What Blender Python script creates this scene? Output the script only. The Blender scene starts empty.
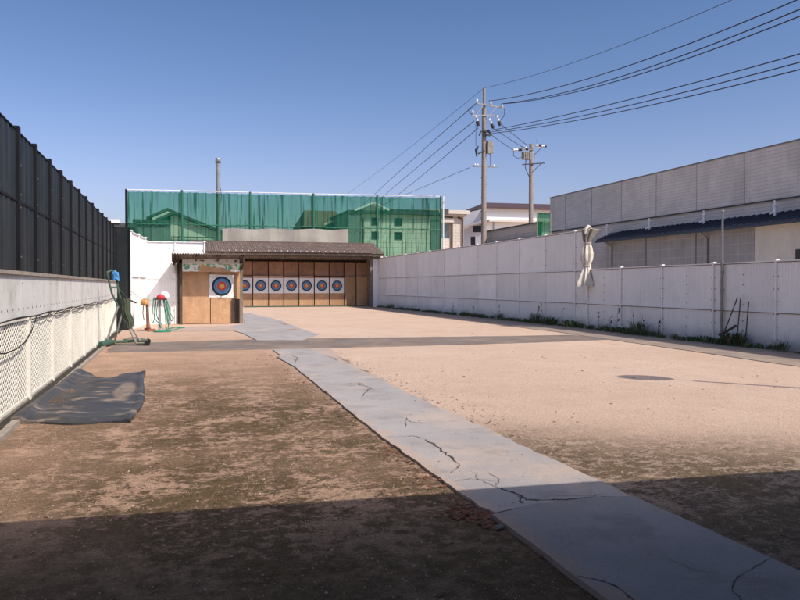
import bpy, math, random
from mathutils import Vector, Matrix
random.seed(7)
R = math.radians
scn = bpy.context.scene
col = scn.collection

# ------------------------------------------------------------------ helpers
class MB:
    """collects geometry (world coordinates) and links it as ONE mesh object"""
    def __init__(self): self.v=[]; self.f=[]; self.m=[]; self.s=[]
    def add(self, vs, fs, mi=0, smooth=False):
        b=len(self.v); self.v+=[tuple(p) for p in vs]
        for f in fs: self.f.append([b+i for i in f]); self.m.append(mi); self.s.append(smooth)
        return self
    def box(self, x0,x1,y0,y1,z0,z1, mi=0):
        vs=[(x0,y0,z0),(x1,y0,z0),(x1,y1,z0),(x0,y1,z0),(x0,y0,z1),(x1,y0,z1),(x1,y1,z1),(x0,y1,z1)]
        return self.add(vs,[(0,3,2,1),(4,5,6,7),(0,1,5,4),(1,2,6,5),(2,3,7,6),(3,0,4,7)],mi)
    def bar(self, p, q, w, d=None, mi=0, up=(0,0,1)):
        """rectangular bar from p to q, w across, d along 'up'"""
        d=w if d is None else d
        p=Vector(p); q=Vector(q); a=(q-p).normalized(); u=Vector(up)
        if abs(a.dot(u))>.97: u=Vector((0,1,0))
        s=a.cross(u).normalized(); t=s.cross(a).normalized()
        vs=[]
        for c in (p,q):
            for (i,j) in ((-1,-1),(1,-1),(1,1),(-1,1)): vs.append(c+s*(w/2*i)+t*(d/2*j))
        return self.add(vs,[(3,2,1,0),(4,5,6,7),(0,1,5,4),(1,2,6,5),(2,3,7,6),(3,0,4,7)],mi)
    def tube(self, pts, r, n=8, mi=0, cap=True):
        pts=[Vector(p) for p in pts]; rr=r if isinstance(r,(list,tuple)) else [r]*len(pts)
        vs=[]; prev=None
        for i,p in enumerate(pts):
            a=(pts[min(i+1,len(pts)-1)]-pts[max(i-1,0)]).normalized()
            u=prev if prev is not None else (Vector((0,0,1)) if abs(a.z)<.9 else Vector((1,0,0)))
            s=(u-a*u.dot(a)).normalized(); t=a.cross(s); prev=s
            for k in range(n):
                g=2*math.pi*k/n; vs.append(p+(s*math.cos(g)+t*math.sin(g))*rr[i])
        fs=[]
        for i in range(len(pts)-1):
            for k in range(n):
                k2=(k+1)%n; fs.append((i*n+k,i*n+k2,(i+1)*n+k2,(i+1)*n+k))
        self.add(vs,fs,mi,True)
        if cap:
            self.add(vs[:n][::-1],[tuple(range(n))],mi); self.add(vs[-n:],[tuple(range(n))],mi)
        return self
    def lathe(self, c, prof, n=20, mi=0, rf=None, smooth=True):
        c=Vector(c); vs=[]
        for (r,z) in prof:
            for k in range(n):
                g=2*math.pi*k/n; q=r*(rf(g,z) if rf else 1)
                vs.append((c.x+q*math.cos(g),c.y+q*math.sin(g),c.z+z))
        fs=[(i*n+k,i*n+(k+1)%n,(i+1)*n+(k+1)%n,(i+1)*n+k) for i in range(len(prof)-1) for k in range(n)]
        return self.add(vs,fs,mi,smooth)
    def disc_y(self, x,y,z,r0,r1,mi=0,n=40):
        """annulus (or disc) facing -Y"""
        vs=[]
        for k in range(n):
            g=2*math.pi*k/n; vs.append((x+r1*math.cos(g),y,z+r1*math.sin(g)))
        if r0<=0: return self.add(vs,[tuple(range(n))],mi)
        for k in range(n):
            g=2*math.pi*k/n; vs.append((x+r0*math.cos(g),y,z+r0*math.sin(g)))
        return self.add(vs,[(k,(k+1)%n,n+(k+1)%n,n+k) for k in range(n)],mi)
    def grid(self, nx, ny, fn, mi=0, smooth=True):
        vs=[fn(i/nx,j/ny) for j in range(ny+1) for i in range(nx+1)]
        fs=[(j*(nx+1)+i,j*(nx+1)+i+1,(j+1)*(nx+1)+i+1,(j+1)*(nx+1)+i) for j in range(ny) for i in range(nx)]
        return self.add(vs,fs,mi,smooth)
    def prism(self, poly, z0, z1, mi=0, mside=None):
        """horizontal polygon (ccw) extruded from z0 to z1"""
        n=len(poly); vs=[(x,y,z0) for x,y in poly]+[(x,y,z1) for x,y in poly]
        self.add(vs,[tuple(range(n,2*n))],mi)
        return self.add(vs,[(i,(i+1)%n,n+(i+1)%n,n+i) for i in range(n)],mi if mside is None else mside)
    def prism_y(self, poly, y0, y1, mi=0):
        """polygon in XZ extruded along Y"""
        n=len(poly); vs=[(x,y0,z) for x,z in poly]+[(x,y1,z) for x,z in poly]
        return self.add(vs,[tuple(range(n)),tuple(range(2*n-1,n-1,-1))]+[(i,n+i,n+(i+1)%n,(i+1)%n) for i in range(n)],mi)
    def build(self, name, mats, parent=None, org=None):
        if not isinstance(mats,(list,tuple)): mats=[mats]
        if parent is not None:
            o=Vector((0,0,0)); p=parent
            while p: o+=p.location; p=p.parent
        elif org is not None: o=Vector(org)
        else:
            xs=[p[0] for p in self.v]; ys=[p[1] for p in self.v]; zs=[p[2] for p in self.v]
            o=Vector(((min(xs)+max(xs))/2,(min(ys)+max(ys))/2,min(zs)))
        me=bpy.data.meshes.new(name)
        me.from_pydata([(x-o.x,y-o.y,z-o.z) for x,y,z in self.v],[],self.f)
        for mm in mats: me.materials.append(mm)
        me.polygons.foreach_set('material_index',self.m); me.polygons.foreach_set('use_smooth',self.s)
        me.update()
        ob=bpy.data.objects.new(name,me); col.objects.link(ob)
        if parent is not None: ob.parent=parent
        else: ob.location=o
        return ob

def smooth(p,n=6):
    p=[Vector(q) for q in p]; out=[]
    for a in range(len(p)-1):
        p0,p1,p2,p3=p[max(a-1,0)],p[a],p[a+1],p[min(a+2,len(p)-1)]
        for k in range(n):
            s=k/n; out.append(.5*((2*p1)+(p2-p0)*s+(2*p0-5*p1+4*p2-p3)*s*s+(3*p1-p0-3*p2+p3)*s**3))
    return out+[p[-1]]
def tag(o,label=None,cat=None,group=None,kind=None):
    if label: o['label']=label
    if cat: o['category']=cat
    if group: o['group']=group
    if kind: o['kind']=kind
    return o
def thing(name,loc,label,cat,group=None):
    o=bpy.data.objects.new(name,None); col.objects.link(o); o.location=loc; o.empty_display_size=.2
    return tag(o,label,cat,group)
def copy_tree(o,parent=None):
    c=o.copy(); col.objects.link(c)
    if parent: c.parent=parent
    for ch in list(o.children): copy_tree(ch,c)
    return c

# ------------------------------------------------------------------ materials
def nodes_of(name):
    m=bpy.data.materials.new(name); m.use_nodes=True; nt=m.node_tree; nt.nodes.clear()
    out=nt.nodes.new('ShaderNodeOutputMaterial'); b=nt.nodes.new('ShaderNodeBsdfPrincipled')
    nt.links.new(b.outputs[0],out.inputs[0]); return m,nt,b,out
def N(nt,t,**kw):
    n=nt.nodes.new(t)
    for k,v in kw.items(): setattr(n,k,v)
    return n
def noise(nt,vec,scale,detail=5,rough=.6,st=None,loc=None):
    n=N(nt,'ShaderNodeTexNoise'); n.inputs['Scale'].default_value=scale; n.inputs['Detail'].default_value=detail; n.inputs['Roughness'].default_value=rough
    if st or loc:
        mp=N(nt,'ShaderNodeMapping'); mp.inputs['Scale'].default_value=st or (1,1,1); mp.inputs['Location'].default_value=loc or (0,0,0)
        nt.links.new(vec,mp.inputs[0]); vec=mp.outputs[0]
    nt.links.new(vec,n.inputs['Vector']); return n.outputs['Fac']
def ramp(nt,fac,a,b,va=0.,vb=1.):
    n=N(nt,'ShaderNodeMapRange'); n.interpolation_type='SMOOTHSTEP'
    for i,v in ((1,a),(2,b),(3,va),(4,vb)): n.inputs[i].default_value=v
    nt.links.new(fac,n.inputs[0]); return n.outputs[0]
def mixc(nt,fac,a,b,mode='MIX'):
    n=N(nt,'ShaderNodeMix',data_type='RGBA',blend_type=mode)
    for i,v in ((0,fac),(6,a),(7,b)):
        if isinstance(v,(int,float)): n.inputs[i].default_value=v
        elif isinstance(v,(tuple,list)): n.inputs[i].default_value=(*v[:3],1)
        else: nt.links.new(v,n.inputs[i])
    return n.outputs[2]
def mth(nt,op,a,b=None):
    n=N(nt,'ShaderNodeMath',operation=op)
    for i,v in enumerate((a,b)):
        if v is None: continue
        if isinstance(v,(int,float)): n.inputs[i].default_value=v
        else: nt.links.new(v,n.inputs[i])
    return n.outputs[0]
def bump(nt,b,h,strength,dist=.01):
    n=N(nt,'ShaderNodeBump'); n.inputs['Strength'].default_value=strength; n.inputs['Distance'].default_value=dist
    nt.links.new(h,n.inputs['Height']); nt.links.new(n.outputs[0],b.inputs['Normal'])
def objco(nt): return N(nt,'ShaderNodeTexCoord').outputs['Object']

def pm(name,c1,c2=None,scale=3,rough=.8,metal=0,bs=.15,bscale=60,streak=None,dirt=None,spec=.3,st=None,grain=.15,splash=None,rnd=0):
    """weathered surface: two-tone noise, fine grain, optional vertical streaks and dirt blotches"""
    m,nt,b,_=nodes_of(name); co=objco(nt); c2=c2 or tuple(x*.82 for x in c1)
    c=mixc(nt,ramp(nt,noise(nt,co,scale,6,.65,st),.3,.7),c1,c2)
    g=noise(nt,co,scale*22,3,.7)
    c=mixc(nt,grain,c,mixc(nt,ramp(nt,g,.3,.7),(.25,.25,.25),(1.35,1.35,1.35)),'MULTIPLY')
    if streak:
        sc,amt,sx=streak; s=noise(nt,co,sx,4,.6,(1,1,.06))
        c=mixc(nt,mth(nt,'MULTIPLY',ramp(nt,s,.50,.66),amt),c,sc)
    if dirt:
        sc,amt,sx=dirt; s=noise(nt,co,sx,8,.7,None,(3,7,2))
        c=mixc(nt,mth(nt,'MULTIPLY',ramp(nt,s,.5,.72),amt),c,sc)
    if rnd:
        oi=N(nt,'ShaderNodeObjectInfo'); f=ramp(nt,oi.outputs['Random'],0,1,1-rnd,1+rnd*.6); cb=N(nt,'ShaderNodeCombineXYZ')
        for i in range(3): nt.links.new(f,cb.inputs[i])
        c=mixc(nt,1.,c,cb.outputs[0],'MULTIPLY')
    if splash:
        sz=N(nt,'ShaderNodeSeparateXYZ'); nt.links.new(co,sz.inputs[0])
        hgt=mth(nt,'ADD',sz.outputs[2],mth(nt,'MULTIPLY',mth(nt,'SUBTRACT',noise(nt,co,2.5,6,.7),.5),.5))
        c=mixc(nt,mth(nt,'MULTIPLY',ramp(nt,hgt,.0,.42,1,0),.55),c,splash)
    nt.links.new(c,b.inputs['Base Color']); b.inputs['Roughness'].default_value=rough; b.inputs['Metallic'].default_value=metal
    b.inputs['Specular IOR Level'].default_value=spec
    if bs: bump(nt,b,noise(nt,co,bscale,4,.7),bs)
    return m
def brickmat(name,c1,c2,cm,w,h,ms=.01,offset=.0,swap='YZ',rough=.8,streak=None,bs=.3):
    """tiles / siding laid out in real metres on a vertical wall"""
    m,nt,b,_=nodes_of(name); co=objco(nt)
    sp=N(nt,'ShaderNodeSeparateXYZ'); nt.links.new(co,sp.inputs[0]); cb=N(nt,'ShaderNodeCombineXYZ')
    nt.links.new(sp.outputs['XYZ'.index(swap[0])],cb.inputs[0]); nt.links.new(sp.outputs['XYZ'.index(swap[1])],cb.inputs[1])
    t=N(nt,'ShaderNodeTexBrick',offset=offset); nt.links.new(cb.outputs[0],t.inputs[0])
    for k,v in (('Scale',1),('Mortar Size',ms),('Mortar Smooth',.2),('Brick Width',w),('Row Height',h)): t.inputs[k].default_value=v
    for k,v in (('Color1',c1),('Color2',c2),('Mortar',cm)): t.inputs[k].default_value=(*v,1)
    c=mixc(nt,.35,t.outputs[0],mixc(nt,ramp(nt,noise(nt,co,.7,8,.7),.3,.7),(.6,.6,.6),(1.2,1.2,1.2)),'MULTIPLY')
    if streak: c=mixc(nt,mth(nt,'MULTIPLY',ramp(nt,noise(nt,co,streak[2],4,.6,(1,1,.05)),.5,.75),streak[1]),c,streak[0])
    nt.links.new(c,b.inputs['Base Color']); b.inputs['Roughness'].default_value=rough; b.inputs['Specular IOR Level'].default_value=.25
    iv=mth(nt,'SUBTRACT',1.,t.outputs['Fac']); bump(nt,b,iv,bs,.01)
    return m

M={}
M['concrete']=pm('weathered_concrete',(.66,.645,.61),(.56,.545,.51),2.2,.9,bs=.25,streak=((.44,.40,.35),.40,2.2),dirt=((.32,.28,.22),.5,1.6))
M['kerb']=pm('kerb_concrete',(.36,.31,.26),(.26,.22,.18),4,.95,bs=.4,dirt=((.14,.11,.08),.7,5))
M['dark_gap']=pm('drain_shade',(.05,.042,.035),(.03,.026,.02),6,.95)  # dark colour standing for the shade inside the drain
M['white_lattice']=pm('white_painted_mesh',(.80,.77,.68),(.70,.66,.57),3,.6,bs=.05,dirt=((.45,.38,.28),.4,3))
M['black_steel']=pm('black_painted_steel',(.010,.014,.015),(.016,.020,.021),2.5,.5,spec=.3,bs=.03,streak=((.03,.03,.03),.6,9),dirt=((.026,.026,.025),.6,2),rnd=.3)
M['black_post']=pm('black_post_paint',(.006,.006,.009),(.010,.010,.013),3,.6,spec=.2,bs=.03)
M['bolt']=pm('bolt_grey',(.10,.10,.10),rough=.5,bs=0)
M['white_steel']=pm('white_steel_sheet',(.84,.82,.785),(.79,.77,.74),1.1,.55,bs=.03,streak=((.52,.47,.43),.10,6),dirt=((.55,.51,.48),.22,1.2),splash=(.30,.24,.19),rnd=.07,grain=.06)
M['white_bright']=pm('white_paint_clean',(.88,.87,.85),(.84,.83,.81),1.5,.6,bs=.03,streak=((.5,.46,.4),.25,5),grain=.05)
M['white_post']=pm('white_post_paint',(.84,.82,.79),(.76,.74,.71),2,.5,bs=.02,grain=.05)
M['dot']=pm('screw_rust',(.08,.06,.055),rough=.8,bs=0)
M['net_post']=pm('green_net_post',(.025,.16,.10),(.03,.13,.085),2,.5,bs=0)
M['rail_shadow']=pm('rail_shadow_line',(.26,.23,.22),rough=.9,bs=0)  # dark bar painted in as the shadow line under fence rails
M['board']=pm('chipboard_brown',(.54,.33,.185),(.45,.265,.15),2.2,.9,bs=.2,bscale=90,dirt=((.28,.16,.09),.5,3),streak=((.32,.19,.11),.45,4),grain=.3,rnd=.16)
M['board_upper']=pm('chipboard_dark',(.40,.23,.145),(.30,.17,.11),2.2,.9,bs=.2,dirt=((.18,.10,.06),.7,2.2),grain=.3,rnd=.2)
M['wood_dark']=pm('weathered_dark_wood',(.10,.072,.055),(.06,.045,.036),5,.9,bs=.3,streak=((.16,.12,.09),.6,9))
M['wood_grey']=pm('weathered_grey_wood',(.26,.21,.17),(.17,.13,.10),5,.9,bs=.3,streak=((.10,.08,.06),.6,9))
M['roof_brown']=pm('corrugated_brown_roof',(.16,.11,.092),(.115,.08,.068),1.6,.75,bs=.2,dirt=((.24,.19,.16),.6,1.8),grain=.25)
M['roof_small']=pm('corrugated_rusty_roof',(.22,.19,.17),(.13,.10,.085),3,.7,bs=.2,dirt=((.20,.09,.05),.7,4))
M['paper']=pm('target_paper',(.80,.79,.76),(.72,.71,.68),2,.8,bs=.06,bscale=12,grain=.06)
M['ring_black']=pm('ring_black',(.022,.03,.05),rough=.7,bs=0)
M['ring_blue']=pm('ring_blue',(.09,.23,.40),(.11,.26,.44),5,.7,bs=0)
M['ring_red']=pm('ring_red',(.62,.075,.05),(.55,.07,.05),5,.7,bs=0)
M['ring_gold']=pm('ring_gold',(.80,.46,.10),(.72,.38,.08),5,.7,bs=0)
M['ring_line']=pm('ring_line',(.05,.05,.06),rough=.8,bs=0)
M['green_steel']=pm('green_painted_steel',(.04,.105,.075),(.065,.095,.07),6,.6,bs=.1,dirt=((.17,.13,.09),.85,7))
M['grey_steel']=pm('grey_weathered_steel',(.33,.31,.28),(.22,.2,.17),6,.6,bs=.1,dirt=((.12,.14,.10),.6,8))
M['hose']=pm('green_hose',(.03,.25,.16),(.04,.20,.13),8,.45,bs=0)
M['blue_cloth']=pm('blue_cloth',(.05,.22,.55),(.12,.35,.62),9,.85,bs=.3,bscale=30)
M['orange']=pm('orange_plastic',(.66,.36,.13),(.5,.26,.09),6,.5,bs=0)
M['red']=pm('red_plastic',(.60,.045,.06),(.5,.04,.05),6,.45,bs=0)
M['white_plastic']=pm('white_plastic',(.82,.80,.78),rough=.45,bs=0)
M['cable']=pm('black_cable',(.018,.017,.016),rough=.6,bs=0)
M['wire']=pm('overhead_wire',(.035,.035,.05),rough=.7,bs=0)
M['pole']=pm('concrete_pole',(.33,.28,.25),(.26,.22,.20),1.5,.9,bs=.15,streak=((.18,.15,.13),.4,4))
M['pole_metal']=pm('galvanised_steel',(.34,.34,.35),(.27,.27,.28),3,.45,metal=.4,bs=.05)
M['ceramic']=pm('white_ceramic',(.80,.80,.82),rough=.25,bs=0,spec=.6)
M['dark_metal']=pm('dark_hardware',(.06,.06,.075),rough=.6,bs=0)
M['tarp_grey']=pm('grey_tarpaulin',(.40,.36,.31),(.33,.30,.26),1.2,.85,bs=.5,bscale=3,streak=((.26,.23,.2),.5,2))
M['sheet_white']=pm('dirty_white_sheet',(.70,.64,.55),(.56,.51,.43),5,.75,bs=.3,bscale=15,dirt=((.30,.26,.20),.6,4))
M['sheet_tan']=pm('sheet_underside',(.30,.27,.23),(.22,.2,.17),6,.85,bs=.3,dirt=((.12,.1,.08),.6,7))
M['rope']=pm('rope',(.45,.40,.32),rough=.9,bs=0)
M['siding']=brickmat('long_wall_siding',(.60,.58,.57),(.57,.55,.54),(.42,.40,.395),1.9,.16,.010,.5,streak=((.25,.24,.24),.3,1.5),bs=.5)
M['lower_siding']=brickmat('low_band_siding',(.58,.55,.54),(.55,.52,.51),(.36,.33,.32),2.4,.16,.010,.5,bs=.4)
M['tile_grey']=brickmat('grey_wall_tiles',(.33,.325,.325),(.30,.295,.295),(.42,.41,.41),.45,.45,.012,0,bs=.2)
M['cream']=pm('cream_render',(.66,.63,.56),(.60,.57,.50),1.2,.9,bs=.2,streak=((.45,.42,.36),.3,2))
M['navy_roof']=pm('navy_metal_roof',(.020,.027,.052),(.028,.036,.064),1.5,.5,bs=.03,spec=.5)
M['glass']=pm('window_glass',(.06,.09,.12),(.10,.14,.18),.8,.12,bs=0,spec=.8)
M['glass_dark']=pm('dark_opening',(.02,.022,.027),rough=.3,bs=0)
M['house_pale']=pm('pale_house_render',(.72,.69,.61),(.66,.62,.54),.8,.9,bs=.1)
M['house_grey']=pm('grey_house_wall',(.20,.21,.22),(.16,.17,.18),1,.9,bs=.1)  # plain dark grey wall tone
M['house_tile']=brickmat('pale_tile_house',(.70,.66,.58),(.66,.62,.54),(.45,.42,.37),.9,.45,.03,0,swap='XZ',bs=.2)
M['beige_tile']=brickmat('beige_tile_house',(.60,.53,.46),(.57,.50,.44),(.40,.34,.29),.6,.30,.02,.5,swap='XZ',bs=.2)
M['roof_dark']=pm('dark_slate_roof',(.075,.08,.085),(.055,.06,.065),2,.8,bs=.3)
M['roof_red']=pm('brown_metal_roof',(.085,.048,.048),(.07,.042,.042),1,.6,bs=.05)
M['house_white']=pm('bright_white_render',(.84,.83,.81),(.80,.79,.77),.6,.9,bs=.05)
M['metal_clad']=brickmat('grey_metal_cladding',(.40,.38,.37),(.38,.36,.35),(.29,.27,.27),40,.45,.02,0,bs=.4)
M['pipe_brown']=pm('brown_downpipe',(.10,.055,.045),rough=.6,bs=0)
M['pipe_white']=pm('pale_downpipe',(.45,.45,.45),rough=.6,bs=0)
M['trim_beige']=pm('beige_trim',(.58,.53,.48),(.53,.48,.43),2,.8,bs=.05)
M['brick_red']=pm('old_brick',(.34,.13,.08),(.25,.10,.07),9,.95,bs=.4)
M['stone']=pm('grey_stone',(.20,.19,.185),(.13,.125,.12),14,.95,bs=.5)
M['weed']=pm('weed_leaf',(.06,.11,.04),(.10,.13,.05),6,.7,bs=0,grain=.3)
M['weed_dry']=pm('dry_grass',(.30,.19,.11),(.19,.12,.07),9,.85,bs=0,grain=.3)
M['stalk']=pm('dry_stalk',(.10,.075,.06),(.07,.06,.05),9,.85,bs=0)

# ---- net: half see-through woven green mesh
def net_material(name,c,op0,op1):
    m,nt,b,out=nodes_of(name); nt.nodes.remove(b); co=objco(nt)
    f=ramp(nt,noise(nt,co,7.0,3,.55,(1,.2,.032)),.52,.64); g=ramp(nt,noise(nt,co,.35,4,.6),.3,.7)
    fold=N(nt,'ShaderNodeMath',operation='MULTIPLY_ADD'); nt.links.new(f,fold.inputs[0]); fold.inputs[1].default_value=op1-op0; fold.inputs[2].default_value=op0
    op=mth(nt,'ADD',fold.outputs[0],mth(nt,'MULTIPLY',mth(nt,'SUBTRACT',g,.5),.10))
    cc=mixc(nt,f,c,tuple(x*.55 for x in c))
    d=N(nt,'ShaderNodeBsdfDiffuse'); t=N(nt,'ShaderNodeBsdfTranslucent'); tr=N(nt,'ShaderNodeBsdfTransparent')
    nt.links.new(cc,d.inputs[0]); nt.links.new(cc,t.inputs[0]); tr.inputs[0].default_value=(.62,.96,.76,1)
    m1=N(nt,'ShaderNodeMixShader'); m1.inputs[0].default_value=.4; nt.links.new(d.outputs[0],m1.inputs[1]); nt.links.new(t.outputs[0],m1.inputs[2])
    m2=N(nt,'ShaderNodeMixShader'); nt.links.new(op,m2.inputs[0]); nt.links.new(tr.outputs[0],m2.inputs[1]); nt.links.new(m1.outputs[0],m2.inputs[2])
    nt.links.new(m2.outputs[0],out.inputs[0]); return m
M['net']=net_material('green_netting',(.013,.150,.088),.56,.86)
M['net_dense']=net_material('dense_green_netting',(.012,.17,.085),.8,.95)

# ---- rubber mat with dried-mud patches
def rubber():
    m,nt,b,_=nodes_of('dusty_black_rubber'); co=objco(nt)
    d=ramp(nt,noise(nt,co,1.7,7,.66,(1,2.4,1)),.51,.64); d2=ramp(nt,noise(nt,co,9,6,.7,(1,2.5,1)),.38,.66)
    sp=N(nt,'ShaderNodeSeparateXYZ'); nt.links.new(co,sp.inputs[0])
    wob=mth(nt,'MULTIPLY',mth(nt,'SUBTRACT',noise(nt,co,4,6,.7),.5),.9)
    ex=mth(nt,'POWER',mth(nt,'DIVIDE',mth(nt,'SUBTRACT',sp.outputs[0],.33),.13),2.); ey=mth(nt,'POWER',mth(nt,'DIVIDE',mth(nt,'ADD',sp.outputs[1],.1),.9),2.)
    d=mth(nt,'MAXIMUM',d,ramp(nt,mth(nt,'ADD',mth(nt,'ADD',ex,ey),wob),.5,1.25,1,0))
    dust=mth(nt,'MULTIPLY',d,mth(nt,'ADD',mth(nt,'MULTIPLY',d2,.6),.3))
    c=mixc(nt,ramp(nt,noise(nt,co,30,4,.7),.3,.7),(.034,.033,.034),(.060,.058,.057))
    c=mixc(nt,mth(nt,'MULTIPLY',dust,.85),c,(.36,.27,.20)); nt.links.new(c,b.inputs['Base Color'])
    nt.links.new(mth(nt,'ADD',mth(nt,'MULTIPLY',dust,.45),.45),b.inputs['Roughness']); b.inputs['Specular IOR Level'].default_value=.35
    bump(nt,b,noise(nt,co,55,4,.7),.25); return m
M['rubber']=rubber()

# ---- ground: pale granite sand, mossy and damp on the left and beside the path
def ground():
    m,nt,b,_=nodes_of('sandy_ground'); co=objco(nt)
    sp=N(nt,'ShaderNodeSeparateXYZ'); nt.links.new(co,sp.inputs[0]); X,Y=sp.outputs[0],sp.outputs[1]
    big=noise(nt,co,.35,6,.62); mid=noise(nt,co,1.6,8,.68); fin=noise(nt,co,9,8,.72); gr=noise(nt,co,70,4,.75); gr2=noise(nt,co,260,2,.7)
    sand=mixc(nt,ramp(nt,big,.3,.7),(.61,.455,.355),(.55,.40,.305))
    sand=mixc(nt,mth(nt,'MULTIPLY',ramp(nt,mid,.42,.72),.55),sand,(.50,.345,.25))
    pink=mixc(nt,ramp(nt,mid,.3,.7),(.50,.335,.24),(.39,.255,.175))
    # how far left of the path: pinker, coarser, mossy soil
    left=ramp(nt,mth(nt,'ADD',X,mth(nt,'MULTIPLY',mth(nt,'SUBTRACT',mid,.5),.9)),1.5,2.6,1,0)
    near=ramp(nt,mth(nt,'ADD',Y,mth(nt,'MULTIPLY',mth(nt,'SUBTRACT',big,.5),3.0)),14.5,26.,1,0)
    c=mixc(nt,mth(nt,'MULTIPLY',left,near),sand,pink)
    # moss
    n2=ramp(nt,Y,6.5,15.5,1,0)
    core=mth(nt,'MULTIPLY',ramp(nt,X,-1.5,.3,.50,1.),left)
    crumb=noise(nt,co,24,6,.72,(1,1.25,1))
    clump=ramp(nt,mth(nt,'ADD',mth(nt,'ADD',mth(nt,'MULTIPLY',mid,.34),mth(nt,'MULTIPLY',fin,.36)),mth(nt,'MULTIPLY',crumb,.34)),.49,.55)
    thr=mth(nt,'MULTIPLY',mth(nt,'MULTIPLY',n2,core),mth(nt,'ADD',mth(nt,'MULTIPLY',ramp(nt,big,.35,.62),.55),.55))
    moss_shade=mth(nt,'MINIMUM',1.,mth(nt,'MULTIPLY',thr,mth(nt,'ADD',mth(nt,'MULTIPLY',clump,.95),.22)))
    # damp mossy triangle right of the path, near
    edge=mth(nt,'ADD',mth(nt,'MULTIPLY',mth(nt,'SUBTRACT',X,2.75),.62),Y)
    rg=mth(nt,'MULTIPLY',ramp(nt,mth(nt,'ADD',edge,mth(nt,'MULTIPLY',mth(nt,'SUBTRACT',mid,.5),3.0)),5.2,7.6,1,0),ramp(nt,X,2.3,2.7))
    moss_shade=mth(nt,'MAXIMUM',moss_shade,mth(nt,'MULTIPLY',rg,mth(nt,'ADD',mth(nt,'MULTIPLY',clump,.45),.5)))
    near_shade=ramp(nt,mth(nt,'ADD',Y,mth(nt,'MULTIPLY',mth(nt,'SUBTRACT',mid,.5),2.2)),3.2,5.2,1,0)  # mask darkens the nearest soil to deepen the shelter's shadow
    moss_shade=mth(nt,'MAXIMUM',moss_shade,mth(nt,'MULTIPLY',near_shade,mth(nt,'ADD',mth(nt,'MULTIPLY',clump,.22),.76)))
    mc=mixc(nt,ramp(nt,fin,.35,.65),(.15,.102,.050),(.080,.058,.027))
    c=mixc(nt,mth(nt,'MULTIPLY',moss_shade,.93),c,mc)
    # trodden specks and scuffs
    sc=mth(nt,'MULTIPLY',ramp(nt,noise(nt,co,13,5,.7,(1,1.6,1)),.575,.66),ramp(nt,noise(nt,co,.5,5,.6,None,(9,4,0)),.45,.62))
    c=mixc(nt,mth(nt,'MULTIPLY',sc,.65),c,(.23,.14,.09))
    # rusty leaf-dust and pale grit
    rd=mth(nt,'MULTIPLY',ramp(nt,noise(nt,co,5,8,.75,None,(2,8,1)),.60,.72),left)
    c=mixc(nt,mth(nt,'MULTIPLY',rd,.5),c,(.27,.12,.07))
    c=mixc(nt,mth(nt,'MAXIMUM',mth(nt,'MULTIPLY',left,.5),.16),c,mixc(nt,ramp(nt,crumb,.35,.65),(.62,.58,.55),(1.3,1.3,1.3)),'MULTIPLY')
    c=mixc(nt,.55,c,mixc(nt,ramp(nt,gr,.32,.68),(.55,.52,.50),(1.38,1.38,1.38)),'MULTIPLY')
    c=mixc(nt,.35,c,mixc(nt,ramp(nt,gr2,.35,.65),(.55,.55,.55),(1.4,1.4,1.4)),'MULTIPLY')
    nt.links.new(c,b.inputs['Base Color']); b.inputs['Roughness'].default_value=.97; b.inputs['Specular IOR Level'].default_value=.12
    h=mth(nt,'ADD',mth(nt,'ADD',mth(nt,'MULTIPLY',fin,1.),mth(nt,'MULTIPLY',gr,.45)),mth(nt,'MULTIPLY',mth(nt,'ADD',moss_shade,crumb),.45))
    bump(nt,b,h,.9,.028); return m
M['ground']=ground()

def asphalt(name,c1,c2,dust,amt):
    m,nt,b,_=nodes_of(name); co=objco(nt)
    c=mixc(nt,ramp(nt,noise(nt,co,1.2,7,.65),.3,.7),c1,c2)
    c=mixc(nt,mth(nt,'MULTIPLY',ramp(nt,noise(nt,co,.8,8,.7,None,(4,1,0)),.42,.7),amt),c,dust)
    c=mixc(nt,.55,c,mixc(nt,ramp(nt,noise(nt,co,90,3,.75),.3,.7),(.5,.5,.5),(1.4,1.4,1.4)),'MULTIPLY')
    nt.links.new(c,b.inputs['Base Color']); b.inputs['Roughness'].default_value=.95; b.inputs['Specular IOR Level'].default_value=.15
    bump(nt,b,noise(nt,co,90,3,.75),.5,.01); return m
M['asphalt']=asphalt('old_asphalt',(.205,.165,.145),(.155,.125,.11),(.36,.26,.20),.55)
M['dusty_strip']=asphalt('dusty_strip',(.30,.245,.205),(.24,.19,.16),(.40,.30,.23),.5)

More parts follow.
